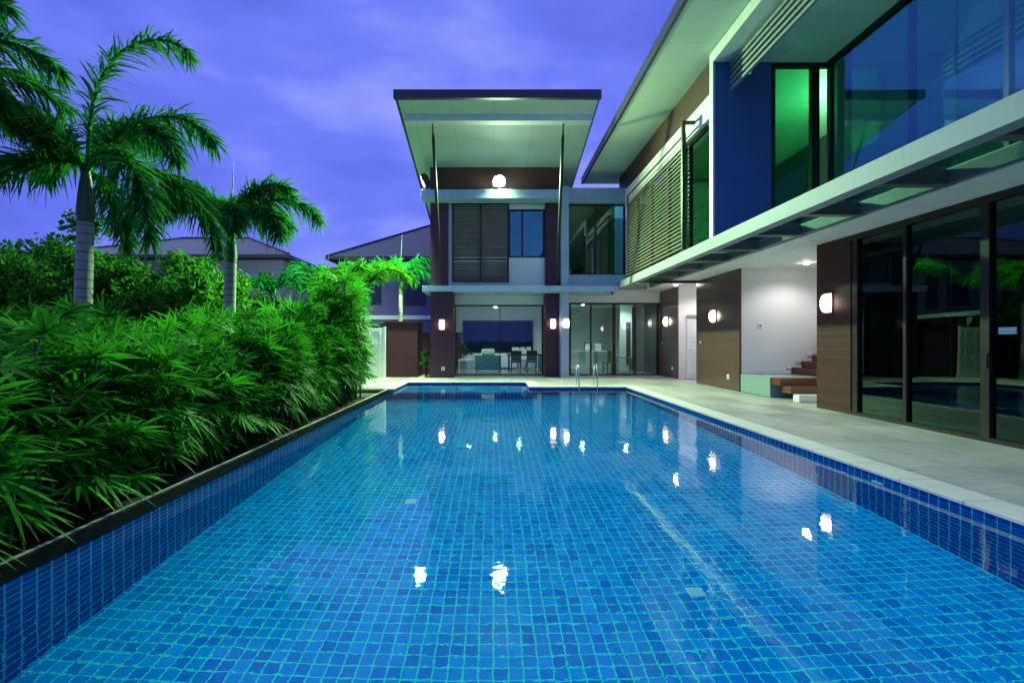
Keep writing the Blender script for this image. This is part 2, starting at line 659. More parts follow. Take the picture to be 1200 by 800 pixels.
struct('planting_bed', s, M['soil'])

# small fittings in the pool
def inlet(x, y, label, wall=False):
    o = thing('pool_inlet', label, 'pool inlet', (x, y, ZF), group='white fittings in the pool tiles')
    mb = MB()
    if wall:
        o.location = (XR, y, -.22)
        mb.box(-.012, 0, -.07, .07, -.05, .05)
        mb2 = B(-.018, -.0125, -.045, .045, -.03, .03)
    else:
        mb.box(-.06, .06, -.06, .06, 0, .012)
        mb2 = B(-.045, .045, -.045, .045, .0125, .018)
    mb.build('cover', M['fitting'], o, .004)
    mb2.build('grille', M['fitting'], o)


inlet(-.92, 5.2, 'white square pool floor fitting nearest the hedge side')
inlet(-.95, 9.3, 'white pool floor fitting farthest out, towards the spa')
inlet(2.1, 7.6, 'white pool floor fitting on the right, towards the ladder')
inlet(1.55, 3.55, 'white pool floor fitting nearest the camera')
inlet(0, 4.65, 'white fitting high on the right pool wall under the coping', True)

# ladder
ld = thing('pool_ladder', 'shiny steel pool ladder with two hooped rails at the far pool edge', 'ladder', (2.72, YF, 0))
for dx in (-.26, .26):
    pts = [(dx, .4, .004), (dx, .4, .25)]
    for a in range(0, 181, 20):
        pts.append((dx, .18 + .22 * math.cos(R(a)), .42 + .2 * math.sin(R(a))))
    pts += [(dx, -.05, .2), (dx, -.06, -.3), (dx, -.06, -.95)]
    MB().tube(pts, .021, 10).build('handrail', M['steel'], ld)
    MB().tube([(dx, .4, .0065), (dx, .4, .03)], .045, 12).build('base_flange', M['steel'], ld)
for z in (-.25, -.52, -.79):
    B(-.25, .25, -.12, -.04, z, z + .03).build('step', M['steel'], ld, .005)
gr = MB()
gr.box(4.17, 4.27, 4.7, 5.25, .0005, .004)
tag(gr.build('drain_grate', M['pot']), 'narrow grey drain cover let into the deck beside the pool coping', 'drain')

# ------------------------------------------------------------------ house
H = thing('house', 'two storey white and brown modern villa with flat overhanging roofs around the pool', 'house', (4, 12, 0))
HI = Matrix.Translation(H.location).inverted()


def part(name, mb, mat, parent=None, bevel=0, label=None):
    p = parent or H
    o = mb.build(name, mat, p, bevel)
    if p is H:
        o.matrix_parent_inverse = HI
    if label:
        o['label'] = label
    return o


# --- side wing, ground floor
XFc = 6.4
part('pier', B(XFc, XFc + .35, 8.33, 9.2, 0, 3.198), M['clad'], label='brown horizontal board pier with a wall lamp beside the dark sliding doors')
part('wall_panel', B(XFc, XFc + .06, 12.1, 14.66, 0, 3.198), M['panel'], bevel=.004, label='wide satin brown wall panel with a lamp')
part('wall_panel', B(XFc, XFc + .06, 16.2, 17.95, 0, 3.198), M['panel'], bevel=.004, label='narrow satin brown wall panel in the corner')
# stair hall
wm = MB()
wm.box(XFc + .062, 10, 12.12, 12.27, 0, 3.199)
wm.box(8.75, 8.9, 9.05, 12.119, 0, 3.199)
wm.box(XFc + .352, 8.75, 9.05, 9.2, 0, 3.2)
part('stair_hall_wall', wm, M['plaster'])
sk = MB()
sk.box(XFc + .066, 8.1, 12.1, 12.119, .47, .58)
part('skirting', sk, M['white_paint'])
part('hall_platform', B(XFc + .03, 8.74, 10.8, 12.099, 0, .46), M['teal_cast'], label='pale raised landing in the stair hall')
for (y0, y1, zb, zt_, m) in ((10.45, 10.84, .31, .47, 'wood_red'), (10.15, 10.5, .155, .309, 'wood_red'), (9.95, 10.2, .0, .154, 'white_paint')):
    part('step', B(XFc + .05 + (.47 - zt_) * .3, 8.74, y0, y1 - .045, zb, zt_), M[m], bevel=.008)
for i in range(6):
    part('stair_tread', B(7.75 + .27 * i, 8.05 + .27 * i if i < 3 else 8.745, 10.9, 12.099, .47 + .165 * i, .625 + .165 * i) if i < 3 else B(8.5 + .04 * (i - 3), 8.745, 10.9, 12.099, .47 + .165 * i, .625 + .165 * i), M['wood_red'], bevel=.006)
for i in range(3):
    part('skirting', B(7.62 + .27 * i, 7.75 + .27 * i, 12.09, 12.0995, .6 + .165 * i, .76 + .165 * i), M['white_paint'])
# door recess
wm = MB()
wm.box(XFc + .062, 8.2, 16.22, 16.35, 0, 3.199)
wm.box(8.2, 8.35, 14.5, 16.35, 0, 3.2)
wm.box(XFc + .062, 8.35, 14.5, 14.62, 0, 3.199)
part('recess_wall', wm, M['plaster'])


def panel_door(x0, x1, y, z0, z1, parent, hx):
    dr = part('door', B(x0, x1, y - .04, y, z0, z1), M['white_paint'], parent, .004)
    fr = MB()
    wdt = x1 - x0
    for (a, b) in ((.07, .34), (.4, .62), (.68, .95)):
        za, zb = z0 + (z1 - z0) * a, z0 + (z1 - z0) * b
        for (p, q) in ((.12, .46), (.54, .88)):
            xa, xb = x0 + wdt * p, x0 + wdt * q
            fr.box(xa, xb, y - .055, y - .041, za, za + .02); fr.box(xa, xb, y - .055, y - .041, zb - .02, zb)
            fr.box(xa, xa + .02, y - .055, y - .041, za + .02, zb - .02); fr.box(xb - .02, xb, y - .055, y - .041, za + .02, zb - .02)
    a = fr.build('moulding', M['white_paint'], dr)
    b = MB().tube([(hx, y - .04, z0 + 1.0), (hx, y - .09, z0 + 1.0), (hx + .1, y - .09, z0 + 1.0)], .012, 8).build('handle', M['steel'], dr)
    return dr


panel_door(6.75, 7.6, 16.215, 0.01, 2.13, H, 6.82)
part('door_closer', B(6.74, 7.3, 16.12, 16.2, 2.14, 2.22), M['pot'])

# dark sliding doors, near wing
def glazing(name, fr_boxes, pane_boxes, fmat, gmat, label=None):
    f = MB()
    for b in fr_boxes:
        f.box(*b)
    fo = part(name, f, fmat, label=label)
    p = MB()
    for b in pane_boxes:
        p.quad(*b)
    p.build('pane', gmat, fo)
    return fo


def xpane(X, y0, y1, z0, z1):
    return ((X, y0, z0), (X, y1, z0), (X, y1, z1), (X, y0, z1))


def ypane(Y, x0, x1, z0, z1):
    return ((x0, Y, z0), (x1, Y, z0), (x1, Y, z1), (x0, Y, z1))


fb, pb = [], []
fb.append((XFc, XFc + .1, -4, 8.328, 3.1, 3.197)); fb.append((XFc, XFc + .1, -4, 8.328, 0.002, .055))
ys = [8.24, 7.24, 6.06, 4.95, 3.8, 2.6, 1.4, .2, -1, -2.2, -3.9]
for i, y in enumerate(ys):
    wd = .11 if i in (0, 2, 4, 6, 8) else .055
    fb.append((XFc + .002, XFc + .098, y - wd / 2, y + wd / 2, .0551, 3.0995))
for i in range(len(ys) - 1):
    pb.append(xpane(XFc + .05, ys[i + 1], ys[i], .05, 3.1))
gd = glazing('sliding_door', fb, pb, M['bronze'], M['glass_dark'], 'tall dark tinted sliding glass doors facing the pool')
MB().tube([(XFc - .03, 6.0, .95), (XFc - .03, 6.0, 1.15)], .015, 8).build('handle', M['bronze'], gd)
stk = B(XFc + .04, XFc + .047, 5.72, 5.93, 1.39, 1.48).build('door_sticker', plain('blue_sticker', (.01, .05, .35), .5))
tag(stk, 'small blue rectangular sticker on the dark glass sliding door', 'sticker')
stk2 = MB()
stk2.box(XFc + .0385, XFc + .0395, 5.735, 5.915, 1.437, 1.445)
stk2.box(XFc + .0385, XFc + .0395, 5.735, 5.915, 1.402, 1.41)
stk2.box(XFc + .0385, XFc + .0395, 5.735, 5.915, 1.462, 1.468)
stk2.build('printed_line', M['pot'], stk)
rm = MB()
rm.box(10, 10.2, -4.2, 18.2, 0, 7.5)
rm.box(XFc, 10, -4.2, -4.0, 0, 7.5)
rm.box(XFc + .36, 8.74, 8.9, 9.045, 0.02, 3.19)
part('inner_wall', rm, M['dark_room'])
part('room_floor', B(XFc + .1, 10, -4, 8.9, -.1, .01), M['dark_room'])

# first floor slab with the coffered canopy
YE = 17.2
sl = MB()
sl.box(5.63, 10, -4, YE, 3.2, 3.44)
part('floor_slab', sl, M['concrete_white'], bevel=.004)
cn = MB()
cn.box(4.5, 4.7, -4, YE, 3.2, 3.44)
yy = -3.9
beams = []
while yy < YE:
    beams.append(yy); yy += 1.35
cb_ = MB()
for y in beams:
    if y + 1.45 > YE: break
    cb_.box(4.701, 5.629, y + .1, y + .24, 3.21, 3.39)
    cb_.box(5.52, 5.627, y + .2405, y + 1.4495, 3.22, 3.385)
cn.box(4.701, 5.629, YE - .15, YE - .002, 3.215, 3.42)
part('canopy_beam', cb_, plain('beam_painted_shade', (.1, .11, .115), .5))  # shade under the canopy is put into the beams' dark grey
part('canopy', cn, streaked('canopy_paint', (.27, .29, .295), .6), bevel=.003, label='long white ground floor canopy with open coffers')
tp = MB()
for y in beams:
    if y + .33 > 10:
        tp.box(4.702, 5.628, y + .002, min(y + 1.348, YE - .152), 3.395, 3.43)
part('coffer_top', tp, M['plaster'])
gl = MB()
for y in beams:
    if y + .33 <= 10:
        gl.quad((4.702, y, 3.41), (5.628, y, 3.41), (5.628, y + 1.349, 3.41), (4.702, y + 1.349, 3.41))
part('canopy_glass', gl, M['glass_dark'])
part('steel_tie', B(4.9, 6.4, 14.5, 14.6, 3.12, 3.195), M['dark_metal'])

# upper floor of the wing
XU = 4.85
part('cladding_band', B(XU, XU + .15, 10.151, 17.9, 6.772, 7.558), M['clad_upper'], label='brown timber band under the long roof')
part('wall_beam', B(XU - .06, XU + .15, 10.151, 17.0, 6.25, 6.77), M['plaster'])
fb = [(XU + .02, XU + .12, 10.152, 17.0, 6.16, 6.248), (XU + .02, XU + .12, 10.152, 17.0, 3.442, 3.52)]
pb = []
ys = [10.19, 11.6, 13, 14.4, 15.8, 16.96]
for y in ys:
    fb.append((XU + .021, XU + .119, y - .035, y + .035, 3.5201, 6.1599))
for i in range(5):
    pb.append(xpane(XU + .07, ys[i], ys[i + 1], 3.5, 6.2))
glazing('window', fb, pb, M['bronze'], glass_mat('deep_green_glass', (.05, .28, .14), 1.6, 1.6), 'dark green upper window behind the louvers')


def screen_x(X, y0, y1, z0, z1, pitch, name='louver_screen'):
    f = MB()
    nb = 1
    for i in range(nb + 1):
        y = y0 + (y1 - y0) * i / nb
        f.box(X + .045, X + .09, y - .03, y + .03, z0, z1 - .12)
    f.box(X + .05, X + .085, y0, y1, z0 + .01, z0 + .05); f.box(X + .05, X + .085, y0, y1, z1 - .17, z1 - .13)
    o = part(name, f, M['dark_metal'], label='long brown horizontal louver screen on the wing')
    sl = MB()
    z = z0 + .03
    while z < z1:
        sl.add([(X, y0, z), (X + .038, y0, z + .046), (X + .038, y1, z + .046), (X, y1, z),
                (X + .004, y0, z - .012), (X + .042, y0, z + .034), (X + .042, y1, z + .034), (X + .004, y1, z - .012)],
               [(0, 3, 2, 1), (4, 5, 6, 7), (0, 4, 7, 3), (1, 2, 6, 5), (0, 1, 5, 4), (3, 7, 6, 2)])
        z += pitch
    sl.build('slat', M['slat'], o)
    e = MB()
    e.box(X - .02, X + .06, y0 - .075, y0 - .002, z0 - .02, z1 + .08)
    e.box(X - .02, XU - .061, y0 - .074, y0 - .003, z1 + .081, z1 + .15)
    e.build('end_post', M['dark_metal'], o)
    return o


screen_x(4.5, 11.1, 15.8, 3.5, 6.38, .1)

# portal frame around the balcony
pf = MB()
pf.box(4.76, 5.98, 10.0, 10.15, 3.442, 7.54)
part('balcony_frame', pf, plain('blue_shaded_wall', (.05, .1, .36), .7, bumpy=.1, var=.06, scale=1.3), bevel=.004)  # white wall whose blue shade is put into the colour
pf = MB(); pf.box(4.72, 4.98, -4, 9.998, 7.301, 7.541); pf.box(4.72, 4.759, 9.999, 10.152, 3.442, 7.541)
part('frame_edge', pf, M['concrete_white'])
part('balcony_ceiling', B(4.981, 10, -4, 9.999, 7.3, 7.4), M['soffit'])
eb = MB()
eb.box(7.3, 8.5, 10.0, 10.15, 3.442, 7.45); eb.box(9.4, 10, 10.0, 10.15, 3.442, 7.45); eb.box(8.5, 9.4, 10.0, 10.15, 7.291, 7.45)
eb.box(5.99, 7.3, 10.0, 10.15, 7.292, 7.45)
part('end_wall', eb, M['plaster'])
part('inner_door', B(8.501, 9.399, 10.03, 10.1, 3.442, 7.29), M['white_paint'])
fb = [(5.982, 7.29, 10.0, 10.1, 7.2, 7.29), (5.982, 6.07, 10.0, 10.1, 3.442, 7.199), (6.85, 7.02, 10.0, 10.1, 3.442, 7.199)]
pb = [ypane(10.05, 6.07, 6.85, 3.442, 7.2)]
glazing('balcony_door', fb, pb, M['bronze'], M['glass_green'], 'tall green lit glass door at the end of the balcony')
fb, pb = [], []
fb.append((7.16, 7.26, -4, 9.998, 7.2, 7.299)); fb.append((7.16, 7.26, -4, 9.998, 3.442, 3.5))
ys = [9.94, 9.45, 8.0, 6.5, 5.0, 3.4, 1.8, .2, -1.4, -3.9]
for i, y in enumerate(ys):
    fb.append((7.165, 7.255, y - (.035 if i else .05), y + (.035 if i else .05), 3.5001, 7.1999))
for i in range(len(ys) - 1):
    pb.append(xpane(7.21, ys[i + 1], ys[i], 3.5, 7.2))
glazing('balcony_window', fb, pb, M['bronze'], M['glass_blue'], 'large blue reflecting windows behind the balcony')
bl = MB()
ys = [6.38, 4.83, 3.3, 1.75, .2, -1.35, -2.9, -3.95]
for i in range(len(ys) - 1):
    bl.box(4.815, 4.829, ys[i + 1] + .006, ys[i] - .006, 3.46, 5.2)
part('glass_balustrade', bl, glass_mat('balustrade_glass', (.72, .92, .9), 1.9, 1.2, (.35, .9, 1)))
part('balustrade_channel', B(4.79, 4.855, -4, 6.4, 3.441, 3.475), M['steel'])
st = MB()
for i in range(5):
    z = 6.68 + .125 * i
    st.box(5.08, 5.14, -4, 9.99, z, z + .06)
for y in (9.3, 7, 4.7, 2.4, .1, -2.2):
    st.box(5.145, 5.175, y, y + .05, 6.66, 7.298)
part('sun_louver', st, plain('grey_louver_paint', (.3, .3, .28), .5), label='row of pale hanging sun louvers above the balcony')

# upper rooms behind
ur = MB()
ur.box(5.2, 9.99, 17.9, 18.1, 3.45, 7.4)
part('inner_wall', ur, M['plaster'])

# wing roof
rf = part('roof', B(3.575, 10.5, -5, 18.5, 7.56, 7.78), M['soffit'], label='long flat roof over the side wing')
B(3.5, 3.574, -5, 18.5, 7.545, 7.8).build('fascia', M['fascia'], rf)

# --- pavilion at the end
YP = 17.0
part('pier', B(-2.24, -1.43, 16.62, 17.4, 0, 3.078), M['plum_pier'], label='plum pier with a lamp at the left corner of the pavilion')
part('pier', B(1.93, 2.44, 17.15, 17.9, 0, 3.078), M['plum_pier'], label='plum pier with a lamp between the two ground floor glass fronts')
part('pier', B(-2.28, -1.63, 16.85, 17.6, 3.284, 6.318), M['plum_pier'], label='upper plum pier on the left corner')
part('pier', B(1.885, 2.43, 16.85, 17.6, 3.284, 6.318), M['plum_pier'], label='upper plum pier on the right')
part('column', B(2.442, 2.72, 16.72, 18.0, 0, 6.88), M['sky_shaded_white'], label='white full height column with a lamp')
part('canopy', B(-2.53, 4.46, 16.55, 18.0, 3.08, 3.28), M['sky_shaded_white'], bevel=.004, label='thin flat canopy over the pavilion glass doors') 
part('ledge', B(-2.54, 2.44, 16.3, 16.95, 6.32, 6.62), M['sky_shaded_white'], bevel=.004)
part('cladding_band', B(-2.3, 2.55, 16.95, 17.1, 6.621, 7.9), M['clad_upper'], label='brown timber band under the pavilion roof')
wm = MB()
wm.box(-1.629, .56, YP, YP + .15, 3.281, 6.319)
wm.box(.56, 1.884, YP, YP + .15, 3.281, 4.36)
wm.box(.56, 1.884, YP, YP + .15, 6.13, 6.319)
wm.box(-1.629, -1.5, YP - .04, YP - .001, 3.281, 6.319)
part('upper_wall', wm, M['plaster'])
fb = [(.561, 1.883, YP + .02, YP + .1, 4.361, 4.42), (.561, 1.883, YP + .02, YP + .1, 6.07, 6.129),
      (.561, .62, YP + .021, YP + .099, 4.4201, 6.0699), (1.82, 1.883, YP + .021, YP + .099, 4.4201, 6.0699), (1.03, 1.09, YP + .021, YP + .099, 4.4201, 6.0699)]
glazing('window', fb, [ypane(YP + .06, .6, 1.85, 4.4, 6.1)], M['bronze'], M['glass_blue'], 'blue reflecting upper window beside the louver screen')
f = MB()
ys0 = 16.88
for x in (-1.47, -.46, .54):
    f.box(x - .03, x + .03, ys0, ys0 + .05, 3.46, 6.31)
for z in (3.46, 4.25, 6.26):
    f.box(-1.44, -.49, ys0 + .001, ys0 + .049, z, z + .05); f.box(-.43, .51, ys0 + .001, ys0 + .049, z, z + .05)
ls = part('louver_screen', f, M['dark_metal'], label='dark louver screen on the pavilion front')
sl = MB()
z = 3.54
while z < 6.24:
    if not 4.2 < z < 4.31:
        for (a, b) in ((-1.44, -.49), (-.43, .51)):
            sl.add([(a, ys0, z), (b, ys0, z), (b, ys0 + .035, z + .05), (a, ys0 + .035, z + .05),
                    (a, ys0 + .005, z - .01), (b, ys0 + .005, z - .01), (b, ys0 + .04, z + .04), (a, ys0 + .04, z + .04)],
                   [(0, 1, 2, 3), (7, 6, 5, 4), (0, 4, 5, 1), (3, 2, 6, 7), (0, 3, 7, 4), (1, 5, 6, 2)])
    z += .085
sl.build('slat', M['slat_dark'], ls)
# link between pavilion and wing
part('parapet_beam', B(2.721, 4.84, 16.9, 17.2, 6.32, 6.88), M['sky_shaded_white'], bevel=.004)
part('parapet_lip', B(2.722, 4.82, 16.82, 16.899, 6.34, 6.44), M['sky_shaded_white'])
part('link_beam', B(2.721, 4.84, 16.9, 17.2, 3.281, 3.72), M['sky_shaded_white'])
fb = [(2.721, 4.84, 17.0, 17.1, 6.26, 6.319), (2.721, 4.84, 17.0, 17.1, 3.721, 3.78), (2.721, 2.79, 17.001, 17.099, 3.7801, 6.2599), (3.72, 3.78, 17.001, 17.099, 3.7801, 6.2599), (4.77, 4.84, 17.001, 17.099, 3.7801, 6.2599)]
glazing('window', fb, [ypane(17.05, 2.75, 4.8, 3.75, 6.3)], M['bronze'], M['glass_green'], 'dark green corner window joining the pavilion to the wing')

# pavilion ground glass
YG = 17.9
fb = [(-1.5, 1.929, YG, YG + .08, 2.65, 2.71), (-1.5, 1.929, YG, YG + .08, .0, .05), (-1.5, -1.44, YG + .001, YG + .079, .0501, 2.6499), (1.87, 1.928, YG + .001, YG + .079, .0501, 2.6499), (.25, .28, YG + .001, YG + .079, .0501, 2.6499)]
glazing('glass_front', fb, [ypane(YG + .04, -1.45, 1.88, .04, 2.66)], M['bronze'], M['glass'], 'clear glass front of the living room')
part('header_wall', B(-1.6, 1.929, YG - .02, YG + .15, 2.711, 3.079), M['plaster'])
part('side_wall', B(-2.2, -1.501, YG - .4, YG + .15, 0, 3.079), M['plum_pier'])
fb = [(2.721, 6.399, YG, YG + .09, 2.72, 2.79), (2.721, 6.399, YG, YG + .09, .0, .05)]
for (x, wd) in ((2.96, .07), (3.76, .05), (4.65, .12), (5.47, .05), (6.32, .07)):
    fb.append((x - wd / 2, x + wd / 2, YG + .001, YG + .089, .0501, 2.7199))
glazing('sliding_door', fb, [ypane(YG + .045, 2.75, 6.36, .04, 2.73)], M['bronze'], M['glass'], 'wide glass sliding doors of the dining room')
part('header_wall', B(2.721, 6.399, YG - .02, YG + .15, 2.791, 3.199), M['plaster'])
part('soffit_panel', B(4.461, 6.399, YE + .001, 18.05, 3.2, 3.28), M['plaster'])

# rooms of the pavilion
iw = MB()
iw.box(-2.3, -2.15, 18.05, 22.5, 0, 7.2)          # left wall
iw.box(2.45, 2.6, 18.05, 22.3, 0, 3.1)            # between rooms
iw.box(-2.15, 6.5, 22.3, 22.5, 0, 7.2)            # rear
part('inner_wall', iw, M['plaster'])
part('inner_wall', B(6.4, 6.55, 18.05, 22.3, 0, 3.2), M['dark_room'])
part('room_ceiling', B(-2.15, 6.4, 18.06, 22.29, 2.85, 3.0), M['plaster'])
part('room_floor', B(-2.15, 6.4, 17.99, 22.29, -.1, .005), M['teal_cast'])
bw = part('rear_window', B(-1.45, 1.9, 22.22, 22.29, .78, 2.3), M['bronze'], label='wide dark window on the far living room wall')
B(-1.39, 1.84, 22.2, 22.219, .84, 2.24).build('pane', plain('night_glass', (.004, .008, .03), .08), bw)
part('partition', B(5.35, 5.85, 19.6, 19.75, .006, 2.84), M['plaster'])
part('dark_niche', B(5.6, 5.78, 19.57, 19.599, .35, 2.1), M['dark_room'])
# upper closed rooms
uw = MB()
uw.box(-2.15, 4.8, 18.4, 18.5, 3.3, 6.85)
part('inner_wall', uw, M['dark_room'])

# pavilion roof, tilted up to the front
def soffz(y):
    return 8.36 - .215 * (y - 13.6)
r = MB()
def slab(mb, x0, x1, y0, y1, b, t):
    vs = [(x, y, soffz(y) + q) for q in (b, t) for y in (y0, y1) for x in (x0, x1)]
    mb.add(vs, [(0, 2, 3, 1), (4, 5, 7, 6), (0, 1, 5, 4), (2, 6, 7, 3), (0, 4, 6, 2), (1, 3, 7, 5)])
slab(r, -2.79, 3.07, 13.6, 22.6, 0, .2)
pr = part('roof', r, M['soffit'], label='tilted flat roof with deep overhang over the pavilion')
fz = MB()
fz.box(-2.9, 3.14, 13.48, 13.598, 8.35, 8.6)
slab(fz, -2.87, -2.792, 13.6, 22.6, .02, .23)
slab(fz, 3.072, 3.12, 13.6, 22.6, .02, .23)
fz.build('fascia', M['fascia'], pr)
bm = MB()
vs = [(x, y, soffz(y) - q) for q in (.2, .002) for y in (14.2, 14.4) for x in (-2.7, 3.0)]
bm.add(vs, [(0, 2, 3, 1), (4, 5, 7, 6), (0, 1, 5, 4), (2, 6, 7, 3), (0, 4, 6, 2), (1, 3, 7, 5)])
bm.build('beam', M['concrete_white'], pr)
for (xa, xb) in ((-1.87, -1.87), (2.16, 2.3)):
    a, b = Vector((xa, 14.32, soffz(14.32) - .2)), Vector((xb, 16.75, 3.284))
    ptz = [a.lerp(b, t) for t in (0, .02, .05, .08, .12, .9, .94, 1)]
    MB().tube(ptz, [.02, .02, .025, .05, .05, .05, .025, .02], 10).build('rod', M['dark_metal'], pr)

# ------------------------------------------------------------------ lamps
def sconce(x, y, z, face, label):
    """bow fronted wall lamp"""
    rz = 0 if face == '-Y' else R(-90)
    o = thing('wall_lamp', label, 'wall lamp', (x, y, z), rz, 'bow fronted wall lamps on the villa')
    n = 12
    prof = [(0.004, -.185)] + [(.015 + .09 * math.cos(R(-90 + 180 * i / n)), .18 * math.sin(R(-90 + 180 * i / n))) for i in range(n + 1)] + [(.004, .185)]
    mb = MB().prism(prof, (-.085, .085), lambda u, v, w_: (w_, -u - .02, v))
    mb.build('shade', M['lamp_shade'], o)
    b = MB()
    b.box(-.095, .095, -.022, -.0005, -.205, .205)
    b.build('backplate', M['dark_metal'], o)
    return o


sconce(-1.83, 16.62, 1.9, '-Y', 'lit wall lamp on the plum pier at the left corner of the pavilion')
sconce(2.2, 17.15, 1.95, '-Y', 'lit wall lamp on the plum pier between the two glass fronts')
sconce(2.62, 16.72, 1.95, '-Y', 'lit wall lamp on the white column beside the dining room doors')
sconce(XFc, 17.1, 2.03, '-X', 'lit wall lamp on the narrow brown panel in the corner by the dining room')
sconce(XFc, 13.45, 2.03, '-X', 'lit wall lamp in the middle of the wide satin brown panel')
sconce(XFc, 8.85, 2.03, '-X', 'lit wall lamp on the board clad pier next to the dark sliding doors')


def downlight(x, y, z, label, power, size=.055, spot=100):
    o = thing('ceiling_light', label, 'ceiling light', (x, y, z), 0, 'round recessed ceiling lights')
    ring = [(size * 1.3 * math.cos(R(a)), size * 1.3 * math.sin(R(a)), -.008) for a in range(0, 360, 20)]
    mb = MB(); mb.tube([(0, 0, -.008), (0, 0, -.001)], size * 1.35, 20); mb.build('trim_ring', M['white_paint'], o)
    MB().tube([(0, 0, -.05), (0, 0, -.035), (0, 0, -.0085)], [size * .5, size * .9, size], 20).build('lens', M['down_emit'], o)
    if power:
        lamp('SPOT', (0, 0, 0), power, (1, .93, .95), None, None, spot_size=R(spot), spot_blend=.6, shadow_soft_size=size)
        l = bpy.data.objects[-1] if False else COL.objects[-1]
        l.parent = o; l.location = (0, 0, -.06)
    return o


downlight(7.55, 11.2, 3.2, 'lit round light in the stair hall ceiling', 95, .07, 150)
downlight(6.05, 15.4, 3.2, 'lit round light in the canopy before the white door recess', 45, .055, 140)
downlight(7.3, 15.4, 3.2, 'lit round light inside the white door recess', 80, .05, 150)
for (x, y, t) in ((-1.0, 19.0, 'lit ceiling light at the left of the living room'), (1.1, 19.4, 'lit ceiling light at the right of the living room'),
                  (.1, 20.8, 'lit ceiling light deep inside the living room'), (3.7, 19.2, 'lit ceiling light at the left of the dining room'),
                  (5.4, 18.9, 'lit ceiling light at the right of the dining room')):
    downlight(x, y, 2.85, t, 110, .075, 155)
# added lamps, out of view, that green the rooms behind the upper glazing
for (x, y, z, e) in ((8.9, 11.3, 7.2, 300), (9.3, 2.0, 7.25, 90)):
    o = thing('ceiling_light', 'added unseen lamp that lights the upstairs room green behind the balcony door' if y > 10 else 'added dim lamp, out of view, in the upstairs room behind the balcony windows', 'ceiling light', (x, y, z))
    MB().tube([(0, 0, 0), (0, 0, -.06)], .16, 20).build('lens', emit('added_lamp_glow', (.4, 1, .5), 4), o)
    l = lamp('POINT', (0, 0, -.2), e, (.3, 1, .5), None, None, shadow_soft_size=.15)
    l.parent = o


def floodlight(loc, target, label, e, cone, blend, visor):
    o = thing('floodlight', label, 'floodlight', loc)
    d = (Vector(target) - Vector(loc)).normalized()
    q = d.to_track_quat('-Y', 'Z')
    def tr(mb):
        mb.v = [tuple(q @ Vector(p)) for p in mb.v]
        return mb
    bd = MB()
    bd.box(-.23, .23, 0, .1, -.21, .21)
    for i in range(6):
        bd.box(-.2 + .074 * i, -.18 + .074 * i, .1005, .15, -.15, .15)
    tr(bd).build('housing', M['dark_metal'], o, .006)
    tr(MB().tube([(0, -.006, 0), (0, -.0005, 0)], .2, 28)).build('lens', M['flood_emit'], o)
    vz = MB()
    for _ in range(1 if visor > .05 else 0):
      for (xa, xb, za, zb) in ((-.23, -.215, -.21, .21), (.215, .23, -.21, .21), (-.2145, .2145, .195, .21), (-.2145, .2145, -.21, -.195)):
          vz.box(xa, xb, -visor, -.0005, za, zb)
    if visor > .05:
        tr(vz).build('visor', M['dark_metal'], o)
    br = MB(); br.tube([(0, .05, -.33), (0, .05, -.13)], .025, 8)
    br.build('bracket', M['dark_metal'], o)
    l = lamp('SPOT', tuple(d * (visor + .12)), e, (.56, 1, .46), None, None, spot_size=R(cone), spot_blend=blend, shadow_soft_size=.1)
    l.rotation_euler = d.to_track_quat('-Z', 'Y').to_euler()
    l.parent = o
    return o


floodlight((.21, 16.42, 6.95), (.8, 8.5, -.8), 'lit glaring floodlight in the middle of the pavilion ledge', 9000, 160, 1.0, .02)
floodlight((-2.42, 16.45, 6.95), (-14, 14.6, 1.5), 'floodlight at the left end of the pavilion ledge, turned to the garden', 7500, 172, .35, .08)

cam_ = thing('security_camera', 'small dark camera under the pavilion canopy near the wing', 'camera', (4.25, 16.62, 3.08))
MB().tube([(0, 0, -.001), (0, 0, -.06)], .03, 10).build('mount', M['dark_metal'], cam_)
MB().tube([(0, .05, -.075), (0, -.09, -.095)], .03, 10).build('body', M['dark_metal'], cam_)


def small_plate(x, y, z, label, name='wall_socket', face='-X', s=.06):
    o = thing(name, label, 'wall socket' if 'socket' in name else 'switch', (x, y, z), 0 if face == '-Y' else R(-90), None)
    B(-s, s, -.02, -.0005, -s, s).build('cover', M['white_paint'], o, .005)
    B(-s * .5, s * .5, -.026, -.0202, -s * .55, s * .4).build('flap', M['pot'], o, .003)


small_plate(XFc, 12.65, .34, 'white outdoor socket low on the wide satin brown panel')
small_plate(XFc, 16.6, .34, 'white outdoor socket low on the narrow brown panel')
small_plate(-1.79, 16.62, .33, 'white outdoor socket low on the left plum pier of the pavilion', face='-Y')
small_plate(XFc, 14.35, 1.28, 'tiny white button at the far edge of the wide brown panel', 'wall_switch', s=.03)
small_plate(XFc, 17.6, 1.28, 'tiny white button at the far edge of the narrow brown panel', 'wall_switch', s=.03)
small_plate(6.95, 12.12, 1.72, 'white switch plate on the stair hall wall', 'wall_switch', face='-Y', s=.07)

